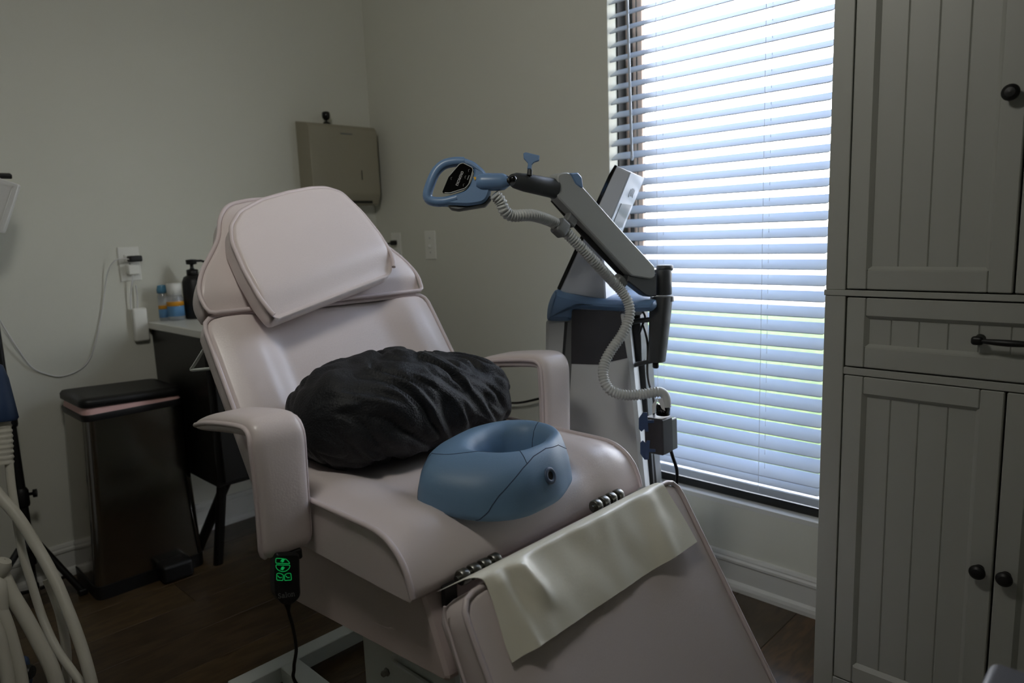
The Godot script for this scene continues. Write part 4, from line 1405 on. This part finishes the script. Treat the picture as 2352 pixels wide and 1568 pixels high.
func face_cushion() -> void:
	var t := thing("face_cushion", "blue leather face cushion with a round hollow and an air hole, on the seat front", "cushion", Vector3(1.80, 0.645, 1.07))
	var foot: Array = Geo.round_off([Vector2(1.786, 1.212), Vector2(1.848, 1.190), Vector2(1.902, 1.154), Vector2(1.935, 1.09), Vector2(1.930, 0.985), Vector2(1.887, 0.896), Vector2(1.82, 0.858), Vector2(1.74, 0.866), Vector2(1.686, 0.93), Vector2(1.680, 1.02), Vector2(1.712, 1.135)], 0.032, 5)
	foot = Geo.resample(foot, 96)
	var mid := Vector2(1.805, 1.030)
	var bands := [Vector2(0.97, 0.0), Vector2(1.0, 0.006), Vector2(0.99, 0.02), Vector2(0.96, 0.045), Vector2(0.915, 0.0595), Vector2(0.86, 0.069), Vector2(0.79, 0.076), Vector2(0.71, 0.080), Vector2(0.63, 0.081), Vector2(0.56, 0.077), Vector2(0.50, 0.068), Vector2(0.455, 0.05), Vector2(0.43, 0.03), Vector2(0.42, 0.01)]
	var at := func(i: float, k: float) -> Vector3:
		var a: Vector2 = foot[int(floor(i)) % 96]
		var b: Vector2 = foot[(int(floor(i)) + 1) % 96]
		var p := a.lerp(b, i - floor(i))
		var k0 := clampi(int(floor(k)), 0, bands.size() - 2)
		var s: Vector2 = (bands[k0] as Vector2).lerp(bands[k0 + 1], k - k0)
		var t2 := smoothstep(1.0, 0.6, s.x)
		var q := mid + Vector2(-0.004, -0.040) * t2 + (p - mid) * s.x
		return Vector3(q.x, 0.6475 - 0.14 * (q.x - 1.76) * (1.0 - 0.7 * t2) + s.y, q.y)
	var rings := []
	for k in bands.size() * 2 - 1:
		var ring := PackedVector3Array()
		for i in 96:
			ring.append(at.call(float(i), k / 2.0))
		rings.append(ring)
	obj("body", Geo.new().loft(rings), M.blue_leather, t)
	# stitched seams: one runs slanting up the near front corner, others cross the rolled rim
	var seam := func(pts: Array) -> Geo:
		var g := Geo.new()
		var line := []
		for j in pts.size() - 1:
			for k in 10:
				var q: Vector2 = (pts[j] as Vector2).lerp(pts[j + 1], k / 10.0)
				line.append(at.call(q.x, q.y))
		line.append(at.call(pts[-1].x, pts[-1].y))
		g.tube(line, 0.0008, 5)
		return g
	for pts: Array in [[Vector2(14, 0.5), Vector2(17, 2.4), Vector2(20, 3.8), Vector2(23, 5.4), Vector2(26, 6.4), Vector2(31, 6.8), Vector2(38, 6.0), Vector2(44, 4.0)], [Vector2(24, 5.8), Vector2(22, 7.2), Vector2(20, 9.2)], [Vector2(91, 4.6), Vector2(95, 5.6), Vector2(100, 6.8), Vector2(105, 8.2), Vector2(110, 10.0)], [Vector2(56, 6.4), Vector2(55, 9.0), Vector2(54, 12.6)], [Vector2(99, 0.5), Vector2(95, 2.4), Vector2(91, 4.6)]]:
		obj("seam", seam.call(pts), M.blue_thread, t)
	# air vent
	var c: Vector3 = at.call(31.0, 3.5)
	var e1: Vector3 = at.call(32.5, 3.5) - at.call(29.5, 3.5)
	var e2: Vector3 = at.call(31.0, 4.0) - at.call(31.0, 3.0)
	var out := e1.cross(e2).normalized()
	if out.x < 0.0:
		out = -out
	obj("vent", Geo.new().lathe(c - out * 0.002, out, [Vector2(0.0078, 0.0), Vector2(0.0155, 0.0), Vector2(0.0155, 0.0035), Vector2(0.0135, 0.0055), Vector2(0.0095, 0.0055), Vector2(0.0078, 0.004), Vector2(0.0078, 0.0)], 28), M.blue_rubber, t)
	obj("vent_hole", Geo.new().lathe(c - out * 0.002, out, [Vector2(0.0002, 0.0), Vector2(0.0079, 0.0), Vector2(0.0079, 0.003), Vector2(0.0002, 0.003)], 20), M.black_plastic, t)


func machine() -> void:
	var t := thing("treatment_machine", "grey and blue treatment machine with jointed arm and looped hose before the window", "treatment machine", Vector3(1.495, 0, 0.3012))
	# the machine's own frame: X along its side, N out of that side
	var X := Vector3(0.9011, 0, -0.4337)
	var Y := Vector3.UP
	var o := Vector3(1.651, 0.7969, 0.3813)
	# cabinet shell
	var shell: Array = [Vector2(-0.2254, 0.0742), Vector2(0.0012, 0.0985), Vector2(0.0106, 0.012), Vector2(0.0251, -0.1546), Vector2(0.0442, -0.3805)]
	shell.append(Vector2(0.0692, -0.6969))
	shell.append(Vector2(-0.2554, -0.6969))
	obj("shell", Geo.new().prism(Geo.round_off(shell, [0.01, 0.01, 0.0, 0.0, 0.0, 0.03, 0.03], 4), o, X, Y, -0.28, 0.0, 0.010), M.shell_grey, t)
	obj("dark_panel", Geo.new().prism([Vector2(-0.1488, 0.1047), Vector2(-0.0169, 0.1023), Vector2(0.0012, -0.0257), Vector2(-0.0785, -0.0455), Vector2(-0.1538, -0.0449)], o, X, Y, -0.004, 0.0025, 0.001), M.panel_dark, t)
	obj("side_strip", Geo.new().prism([Vector2(-0.1607, 0.0712), Vector2(-0.1412, 0.0713), Vector2(-0.1526, -0.0449), Vector2(-0.1719, -0.2633), Vector2(-0.1896, -0.2643), Vector2(-0.1736, -0.0454)], o, X, Y, -0.004, 0.0015, 0.0007), M.mid_grey, t)
	obj("side_seam", Geo.new().prism([Vector2(-0.1693, 0.0711), Vector2(-0.1607, 0.0712), Vector2(-0.1736, -0.0454), Vector2(-0.1896, -0.2643), Vector2(-0.196, -0.2647), Vector2(-0.1811, -0.0456)], o, X, Y, -0.004, 0.0008, 0.0003), M.dark_grey, t)
	var N := X.cross(Y)
	var ctr := Vector3(1.495, 0.075, 0.3012)
	obj("base", Geo.new().rbox(ctr, Vector3(0.36, 0.06, 0.33), 0.025, Basis(X, Y, N)), M.dark_grey, t)
	for x: float in [-0.14, 0.14]:
		for z: float in [-0.12, 0.12]:
			obj("castor", Geo.new().lathe(ctr + X * x + N * (z - 0.01) + Vector3(0, -0.045, 0), N, [Vector2(0.001, 0.0), Vector2(0.025, 0.0), Vector2(0.03, 0.004), Vector2(0.03, 0.016), Vector2(0.025, 0.02), Vector2(0.001, 0.02)], 18), M.black_plastic, t)
	# blue collar with a handrail
	var collar: Array = Geo.round_off([Vector2(-0.2199, 0.0738), Vector2(-0.2162, 0.1122), Vector2(-0.2068, 0.1384), Vector2(-0.1914, 0.1619), Vector2(-0.1747, 0.1524), Vector2(-0.1125, 0.1378), Vector2(0.0041, 0.128), Vector2(0.0754, 0.13), Vector2(0.0798, 0.1141), Vector2(0.0685, 0.1004), Vector2(0.0037, 0.0992), Vector2(-0.148, 0.1085), Vector2(-0.1501, 0.0741)], 0.012, 4)
	obj("collar", Geo.new().prism(collar, Vector3(1.658, 0.7969, 0.3948), X, Y, -0.31, 0.0, 0.012, 0), M.machine_blue, t)
	# tall screen housing: near side, back, top
	var neck: Array = [Vector2(-0.1862, 0.1501), Vector2(-0.0369, 0.4528), Vector2(-0.0228, 0.4785), Vector2(0.0142, 0.4597), Vector2(-0.0423, 0.3319), Vector2(-0.0619, 0.279), Vector2(-0.0563, 0.1279)]
	obj("screen_housing", Geo.new().prism(neck, Vector3(1.647, 0.7969, 0.3723), X, Y, -0.25, 0.0, 0.004), M.screen_grey, t)
	obj("screen_glass", Geo.new().prism([Vector2(-0.192, 0.1621), Vector2(-0.0437, 0.4577), Vector2(-0.0273, 0.4821), Vector2(-0.0217, 0.4785), Vector2(-0.0358, 0.4517), Vector2(-0.1849, 0.1525)], Vector3(1.647, 0.7969, 0.3723), X, Y, -0.25, -0.001, 0.001), M.black_gloss, t)
	# emblem and label on the back of the housing
	var nb: Array = [Vector2(0.0142, 0.4597), Vector2(-0.0423, 0.3319)]
	var nd: Vector2 = (nb[0] - nb[1]).normalized()
	var bd := X * nd.x + Y * nd.y
	var bn := X * nd.y - Y * nd.x
	var bo: Vector3 = Vector3(1.647, 0.7969, 0.3723) + X * nb[0].x + Y * nb[0].y
	for k in 4:
		var p := bo - bd * (0.036 + 0.003 * absf(k - 1.5)) - N * (0.10 + 0.022 * k)
		obj("emblem", Geo.new().tube([p, p - bd * 0.014, p - bd * 0.022 - N * 0.01], 0.0014, 6), M.print_grey, t)
	obj("rating_label", Geo.new().box(bo - bd * 0.118 - N * 0.125 + bn * 0.0005, Vector3(0.07, 0.002, 0.17), 0.0, Basis(bd, bn, bd.cross(bn))), M.mid_grey, t)
	# rear: recess, rear leg, cable bundle
	obj("rear_recess", Geo.new().prism([Vector2(-0.0097, 0.083), Vector2(0.0282, 0.0831), Vector2(0.0317, -0.0467), Vector2(0.0031, -0.0473)], Vector3(1.63, 0.7969, 0.3362), X, Y, -0.15, 0.0, 0.003), M.black_plastic, t)
	obj("rear_leg", Geo.new().prism([Vector2(-0.0047, -0.0683), Vector2(0.0298, -0.0675), Vector2(0.0353, -0.1457), Vector2(0.0492, -0.2733), Vector2(0.0631, -0.4359), Vector2(0.0304, -0.4386), Vector2(0.0168, -0.2752), Vector2(0.0019, -0.147)], Vector3(1.599, 0.7969, 0.2731), X, Y, -0.11, 0.0, 0.004), M.dark_grey, t)
	obj("rear_panel", Geo.new().prism([Vector2(-0.0156, -0.0479), Vector2(0.0331, -0.0468), Vector2(0.057, -0.4253), Vector2(0.0173, -0.4286)], Vector3(1.612, 0.7969, 0.3002), X, Y, -0.17, 0.0, 0.003), M.black_plastic, t)
	obj("cable_bundle", Geo.new().tube(curve([Vector3(1.625, 0.7867, 0.3274), Vector3(1.631, 0.7133, 0.3247), Vector3(1.643, 0.5896, 0.3189), Vector3(1.651, 0.4638, 0.3147), Vector3(1.658, 0.3745, 0.3114)], 6), 0.0085, 8), M.black_plastic, t)
	# arm post at the rear
	var pb := 1.79
	var top: Vector3 = Vector3(1.709, 1.014, 0.2856)
	var post := obj("post_cap", Geo.new().lathe(top, Vector3.DOWN, [Vector2(0.001, 0.0), Vector2(0.019, 0.0), Vector2(0.0225, 0.003), Vector2(0.0225, 0.013), Vector2(0.020, 0.016), Vector2(0.001, 0.016)], 20), M.dark_grey, t)
	obj("post_sleeve", Geo.new().lathe(Vector3(1.706, 1.003, 0.2913), Vector3.DOWN, [Vector2(0.001, 0.0), Vector2(0.0235, 0.0), Vector2(0.0245, 0.002), Vector2(0.0245, 0.066), Vector2(0.0235, 0.068), Vector2(0.001, 0.068)], 20), M.dark_grey, t)
	obj("post_ring", Geo.new().lathe(Vector3(1.72, 0.9316, 0.293), Vector3.DOWN, [Vector2(0.001, 0.0), Vector2(0.018, 0.0), Vector2(0.019, 0.002), Vector2(0.019, 0.014), Vector2(0.001, 0.016)], 20), M.dark_grey, t)
	obj("post", Geo.new().loft([
		ring_at(Vector3(1.71, 0.9322, 0.3035), 0.027, 0.024), ring_at(Vector3(1.711, 0.8921, 0.3107), 0.0265, 0.024), ring_at(Vector3(1.714, 0.7949, 0.329), 0.0225, 0.021), ring_at(Vector3(1.715, 0.7606, 0.3354), 0.0205, 0.019)]), M.dark_grey, t)
	obj("post_spigot", Geo.new().lathe(Vector3(1.713, 0.7607, 0.3379), Vector3.DOWN, [Vector2(0.001, 0.0), Vector2(0.0085, 0.0), Vector2(0.0085, 0.015), Vector2(0.006, 0.018), Vector2(0.001, 0.018)], 14), M.black_plastic, t)
	obj("post_bracket", Geo.new().tube([Vector3(1.624, 0.8598, 0.3415), Vector3(1.666, 0.8682, 0.34), Vector3(1.699, 0.8722, 0.3273)], 0.007, 8), M.dark_grey, t)
	obj("post_bracket", Geo.new().tube([Vector3(1.63, 0.7382, 0.342), Vector3(1.675, 0.7537, 0.3559), Vector3(1.708, 0.7632, 0.3424)], 0.006, 8), M.dark_grey, t)
	# arm: cover, lower bar, end bracket. Its own plane leans out from the post towards the chair.
	var a0: Vector3 = Vector3(1.697, 0.9973, 0.3432)
	var a1: Vector3 = Vector3(1.623, 1.23, 0.6123)
	var ax := (a1 - a0).normalized()
	var ay := Vector3.UP - ax * ax.y
	ay = ay.normalized()
	var az := ax.cross(ay)
	var cover: Array = [Vector2(0.384, 0.0024), Vector2(0.3777, 0.0144), Vector2(0.363, 0.0281), Vector2(0.3074, 0.0278), Vector2(0.1461, 0.0196), Vector2(0.0065, 0.015), Vector2(-0.0106, -0.0035), Vector2(-0.0029, -0.0177), Vector2(0.0541, -0.0494), Vector2(0.2003, -0.0442), Vector2(0.3466, -0.0377), Vector2(0.3561, -0.0336)]
	cover = Geo.round_off(cover, 0.006, 3)
	var sgn := 1.0 if az.dot(Vector3(0.69, 0.15, 0.7)) > 0.0 else -1.0
	obj("arm_cover", Geo.new().prism(cover, a0, ax, ay, -0.02, 0.02, 0.003), M.arm_grey, t)
	obj("arm_bar", Geo.new().tube([Vector3(1.598, 1.191, 0.6043), Vector3(1.639, 1.093, 0.5237), Vector3(1.668, 0.9726, 0.3872)], 0.008, 8), M.black_plastic, t)
	obj("arm_end", Geo.new().prism([Vector2(0.0595, -0.0519), Vector2(-0.0014, -0.0159), Vector2(-0.0121, 0.0089), Vector2(-0.0507, -0.0383), Vector2(-0.0325, -0.0541), Vector2(-0.0175, -0.0591), Vector2(0.0316, -0.0636), Vector2(0.0538, -0.0658)], a0, ax, ay, -0.015, 0.015, 0.003), M.dark_grey, t)
	obj("arm_badge", Geo.new().prism(Geo.round_off([Vector2(0.3607, 0.0274), Vector2(0.3429, 0.0437), Vector2(0.3277, 0.0431), Vector2(0.3094, 0.0261), Vector2(0.3131, 0.0204), Vector2(0.3323, 0.0178)], 0.003, 3), a0, ax, ay, -0.0225, 0.0225, 0.003), M.machine_blue, t)
	# sleeve that grips the ball, with a wing screw
	obj("ball_sleeve", Geo.new().tube([Vector3(1.595, 1.234, 0.7415), Vector3(1.595, 1.233, 0.7321), Vector3(1.606, 1.228, 0.7114), Vector3(1.611, 1.222, 0.6673), Vector3(1.612, 1.221, 0.6624), Vector3(1.618, 1.216, 0.63), Vector3(1.62, 1.215, 0.6224)], [0.0135, 0.0178, 0.0208, 0.0222, 0.0222, 0.0234, 0.0244], 18), M.dark_grey, t)
	obj("screw_collar", Geo.new().tube([Vector3(1.623, 1.243, 0.7123), Vector3(1.623, 1.255, 0.7097)], 0.0062, 12), M.dark_grey, t)
	var wr := Vector3(0.7158, -0.0375, -0.6973)
	var wu := Vector3(-0.0812, 0.9873, -0.1365)
	var s := 1.6 / 1629.7
	var wing := []
	for p: Vector2 in [Vector2(1202, 352), Vector2(1208, 349.5), Vector2(1240, 357.5), Vector2(1239, 369), Vector2(1228, 373), Vector2(1222.5, 378), Vector2(1221, 389), Vector2(1211, 388), Vector2(1213, 375), Vector2(1203, 364)]:
		wing.append(Vector2((p.x - 1217.0) * s, (388.0 - p.y) * s))
	obj("wing_screw", Geo.new().prism(Geo.round_off(wing, 0.0016, 3), Vector3(1.622, 1.257, 0.7097), wr, wu, -0.004, 0.004, 0.0015), M.machine_blue, t)
	hand_piece(t)
	# clips that hold the hose to the arm
	for q: Array in [[Vector3(1.631, 1.122, 0.6179), Vector3(1.634, 1.137, 0.5906), 0.021], [Vector3(1.663, 0.9761, 0.4324), Vector3(1.679, 0.9855, 0.4046), 0.022]]:
		var d: Vector3 = (q[1] - q[0]).normalized()
		var along := ax
		var b := Basis(along, d, along.cross(d)).orthonormalized()
		obj("hose_clip", Geo.new().rbox(q[0], Vector3(0.034, 0.040, 0.032), 0.008, b), M.mid_grey, t)
		obj("hose_clip_foot", Geo.new().box(q[1] + d * 0.008, Vector3(0.030, 0.03, 0.022), 0.003, b), M.mid_grey, t)
	# ribbed hose
	var line := spaced(curve([Vector3(1.612, 1.2, 0.8151), Vector3(1.617, 1.185, 0.8027), Vector3(1.619, 1.166, 0.7947), Vector3(1.622, 1.153, 0.7737), Vector3(1.633, 1.153, 0.722), Vector3(1.63, 1.14, 0.6558), Vector3(1.63, 1.124, 0.6176), Vector3(1.643, 1.084, 0.5725), Vector3(1.659, 1.031, 0.517), Vector3(1.665, 0.99, 0.4686), Vector3(1.672, 0.961, 0.4374), Vector3(1.685, 0.9264, 0.4212), Vector3(1.691, 0.8919, 0.4236), Vector3(1.686, 0.8482, 0.4483), Vector3(1.673, 0.8097, 0.4792), Vector3(1.667, 0.7755, 0.5031), Vector3(1.673, 0.7443, 0.5149), Vector3(1.689, 0.7171, 0.5153), Vector3(1.71, 0.7019, 0.4973), Vector3(1.739, 0.6982, 0.47), Vector3(1.766, 0.7022, 0.4425), Vector3(1.78, 0.7047, 0.4282)], 8), 0.00185)
	var rr := PackedFloat32Array()
	for i in line.size():
		rr.append(0.0126 + 0.0016 * sin(i * TAU / 4.0))
	obj("hose", Geo.new().tube(line, rr, 14), M.hose_grey, t)
	obj("hose_elbow", Geo.new().tube(curve([Vector3(1.776, 0.7039, 0.4322), Vector3(1.784, 0.7035, 0.4245), Vector3(1.791, 0.6966, 0.4193), Vector3(1.795, 0.6834, 0.418), Vector3(1.797, 0.6649, 0.4198)], 5), 0.0118, 14), M.hose_grey, t)
	# connector box with a dark cup, clips, tags and its lead
	var hb := Basis(wr, wu, wr.cross(wu))
	obj("connector_box", Geo.new().box(Vector3(1.773, 0.5899, 0.4188), Vector3(0.056, 0.094, 0.05), 0.004, Basis(Vector3.BACK, 0.03)), M.panel_dark, t)
	obj("connector_face", Geo.new().box(Vector3(1.793, 0.5855, 0.3903), Vector3(0.008, 0.082, 0.046), 0.002, Basis(Vector3.BACK, 0.03)), M.mid_grey, t)
	obj("connector_cup", Geo.new().lathe(Vector3(1.785, 0.643, 0.4163), Vector3(0.02, 1, 0), [Vector2(0.001, 0.0), Vector2(0.0175, 0.0), Vector2(0.0185, 0.026), Vector2(0.0125, 0.028), Vector2(0.001, 0.028)], 18), M.black_gloss, t)
	for p: Array in [[Vector3(1.77, 0.6372, 0.4732), 1.0], [Vector3(1.779, 0.5617, 0.4813), -1.0]]:
		var w := []
		for q: Vector2 in [Vector2(-16, 6), Vector2(-6, 20), Vector2(4, 20), Vector2(5, 2), Vector2(20, 2), Vector2(20, -5), Vector2(6, -6), Vector2(7, -26), Vector2(0, -26), Vector2(-3, -20), Vector2(-10, -26), Vector2(-16, -20)]:
			w.append(Vector2(q.x, q.y * p[1]) * 1.7 / 1629.7)
		obj("clip", Geo.new().prism(w, p[0], wr, wu, -0.003, 0.003, 0.001), M.clip_blue, t)
	obj("tag", Geo.new().prism([Vector2(-0.0086, 0.0043), Vector2(0.0043, 0.0064), Vector2(0.0075, -0.0064), Vector2(0.0107, -0.0257), Vector2(0.0021, -0.0193)], Vector3(1.809, 0.6924, 0.464), wr, wu, -0.0006, 0.0006), M.print_white, t)
	obj("tag", Geo.new().prism([Vector2(0.0065, 0.0087), Vector2(-0.0011, -0.0303), Vector2(-0.0065, -0.0325), Vector2(-0.0076, -0.0108)], Vector3(1.791, 0.6894, 0.4617), wr, wu, -0.0006, 0.0006), M.print_white, t)
	obj("lead", Geo.new().tube(curve([Vector3(1.672, 0.8575, 0.3366), Vector3(1.681, 0.8283, 0.334), Vector3(1.687, 0.7934, 0.3356), Vector3(1.699, 0.7386, 0.3564), Vector3(1.713, 0.7072, 0.37), Vector3(1.73, 0.6818, 0.3795), Vector3(1.744, 0.6514, 0.3931), Vector3(1.752, 0.6274, 0.4113)], 6), 0.0032, 8), M.black_plastic, t)
	obj("lead", Geo.new().tube(curve([Vector3(1.659, 0.8291, 0.3347), Vector3(1.672, 0.8575, 0.3366), Vector3(1.675, 0.8769, 0.329), Vector3(1.669, 0.8922, 0.3318)], 6), 0.0032, 8), M.black_plastic, t)
	obj("mains_lead", Geo.new().tube(curve([Vector3(1.79, 0.5479, 0.3907), Vector3(1.789, 0.5207, 0.3769), Vector3(1.784, 0.479, 0.3505), Vector3(1.772, 0.4322, 0.3312), Vector3(1.753, 0.3752, 0.3209), Vector3(1.80, 0.06, 0.20), Vector3(1.78, 0.012, 0.12)], 8), 0.0046, 8), M.black_plastic, t)


func ring_at(c: Vector3, rx: float, rz: float) -> PackedVector3Array:
	var out := PackedVector3Array()
	for k in 20:
		var a := TAU * k / 20.0
		out.append(c + Vector3(signf(cos(a)) * pow(absf(cos(a)), 0.6) * rx, 0, signf(sin(a)) * pow(absf(sin(a)), 0.6) * rz))
	return out


func hand_piece(t: Node3D) -> void:
	# coil hand piece: grip, ball, body, loop handle, display. It hangs in a plane that leans towards the room.
	var o: Vector3 = Vector3(1.572, 1.222, 0.8498)
	var r: Vector3 = Vector3(0.7158, -0.0375, -0.6973)
	var u: Vector3 = Vector3(-0.0812, 0.9873, -0.1365)
	var f := r.cross(u)
	var k := 1.56 / 1629.7
	var px := func(x: float, y: float) -> Vector2: return Vector2((x - 1080.0) * k, (425.0 - y) * k)
	var at := func(x: float, y: float, d: float) -> Vector3:
		var p: Vector2 = px.call(x, y)
		return o + r * p.x + u * p.y + f * d
	obj("ball", Geo.new().rbox(at.call(1178.0, 412.0, 0.004), Vector3.ONE * 0.0165, 0.00824, Basis.IDENTITY, 6), M.black_gloss, t)
	obj("ball_stem", Geo.new().tube([at.call(1166.0, 416.0, 0.0), at.call(1180.0, 411.0, 0.0)], 0.0055, 10), M.black_plastic, t)
	var gp := obj("grip", Geo.new().tube([at.call(1094.0, 418.0, 0.0), at.call(1102.0, 418.0, 0.0), at.call(1108.0, 418.0, 0.0), at.call(1150.0, 417.5, 0.0), at.call(1157.0, 417.0, 0.0), at.call(1170.0, 416.0, 0.0)], [0.014, 0.0182, 0.0196, 0.0188, 0.018, 0.0105], 8), M.machine_blue, t)
	obj("grip_end", Geo.new().lathe(at.call(1164.0, 416.3, 0.001), (at.call(1170.0, 416.0, 0.0) - at.call(1150.0, 417.5, 0.0)), [Vector2(0.001, -0.002), Vector2(0.0135, 0.0), Vector2(0.0105, 0.007), Vector2(0.001, 0.0075)], 6), M.black_plastic, gp)
	# body block behind the display
	var body := []
	for p: Vector2 in [Vector2(1062, 362), Vector2(1088, 371), Vector2(1112, 391), Vector2(1122, 410), Vector2(1128, 436), Vector2(1120, 458), Vector2(1108, 468), Vector2(1075, 473), Vector2(1035, 471), Vector2(1005, 469), Vector2(998, 462), Vector2(1036, 449), Vector2(1068, 438), Vector2(1080, 422), Vector2(1089, 396), Vector2(1084, 386), Vector2(1062, 378), Vector2(1046, 378), Vector2(1046, 362)]:
		body.append(px.call(p.x, p.y))
	obj("body", Geo.new().prism(Geo.round_off(body, 0.008, 4), o, r, u, -0.030, 0.0075, 0.005), M.machine_blue, t)
	# coil face below
	var coil := []
	for p: Vector2 in [Vector2(1024, 466), Vector2(1075, 473), Vector2(1112, 464), Vector2(1126, 446), Vector2(1128, 456), Vector2(1114, 472), Vector2(1082, 477), Vector2(1052, 482), Vector2(1034, 479)]:
		coil.append(px.call(p.x, p.y))
	obj("coil_face", Geo.new().prism(Geo.round_off(coil, 0.003, 3), o - f * 0.002, r, u, -0.024, 0.0, 0.003, 0), M.mid_grey, t)
	# loop handle
	var loop := []
	for p: Vector3 in [Vector3(1066, 371, 0.0), Vector3(1045, 371, 0.001), Vector3(1020, 377, 0.002), Vector3(1002, 393, 0.003), Vector3(990, 418, 0.004), Vector3(982, 443, 0.003), Vector3(984, 456, 0.002), Vector3(996, 462, 0.001), Vector3(1020, 462, 0.0), Vector3(1050, 455, 0.0)]:
		loop.append(at.call(p.x, p.y, p.z - 0.004))
	obj("loop_handle", Geo.new().tube(spaced(curve(loop, 6), 0.004), 0.0108, 14, false, 1.25, f), M.machine_blue, t)
	# black glossy display with a pale rim and lettering
	var disp := []
	for p: Vector2 in [Vector2(1016, 444), Vector2(1031, 408), Vector2(1056, 379), Vector2(1064, 376.5), Vector2(1085, 387), Vector2(1087, 393), Vector2(1077, 425), Vector2(1069, 434), Vector2(1034, 445)]:
		disp.append(px.call(p.x, p.y))
	disp = Geo.round_off(disp, 0.003, 3)
	var ds := obj("display", Geo.new().prism(disp, o + f * 0.0095, r, u, -0.012, 0.0, 0.0008), M.black_gloss, t)
	var edge := []
	for p: Vector2 in Geo.resample(disp, 70):
		edge.append(o + f * 0.0095 + r * p.x + u * p.y)
	obj("display_rim", Geo.new().tube(edge.slice(14, 70), 0.0009, 6), M.hose_grey, t)
	var dir: Vector3 = (at.call(1062.5, 393.0, 0.0) - at.call(1046.5, 431.0, 0.0)).normalized()
	words("EXOMIND", 0.0078, M.print_white, ds, "lettering", at.call(1056.5, 412.0, 0.0098), dir, f.cross(dir))
	for p: Vector3 in [Vector3(1070, 409, 0), Vector3(1078, 394, 1), Vector3(1066, 427, 2), Vector3(1038, 412, 3)]:
		var c: Vector3 = at.call(p.x, p.y, 0.0098)
		obj("symbol", Geo.new().tube([c - dir * 0.003, c + dir * 0.001 + f.cross(dir) * 0.002, c + dir * 0.003], 0.00045, 5), M.print_grey, ds)
	obj("battery_symbol", Geo.new().tube([at.call(1074.0, 415.0, 0.0098), at.call(1078.5, 405.0, 0.0098)], 0.0011, 6), M.print_grey, ds)
	var wn: Vector3 = at.call(1091.5, 411.5, 0.0085)
	var tri := obj("warning_label", Geo.new().prism([Vector2(-0.0038, 0.003), Vector2(0.0038, 0.003), Vector2(0.0006, -0.0038), Vector2(-0.0006, -0.0038)], wn, r, u, -0.004, 0.0008), M.print_yellow, t)
	tri.set_meta("label", "yellow warning triangle")
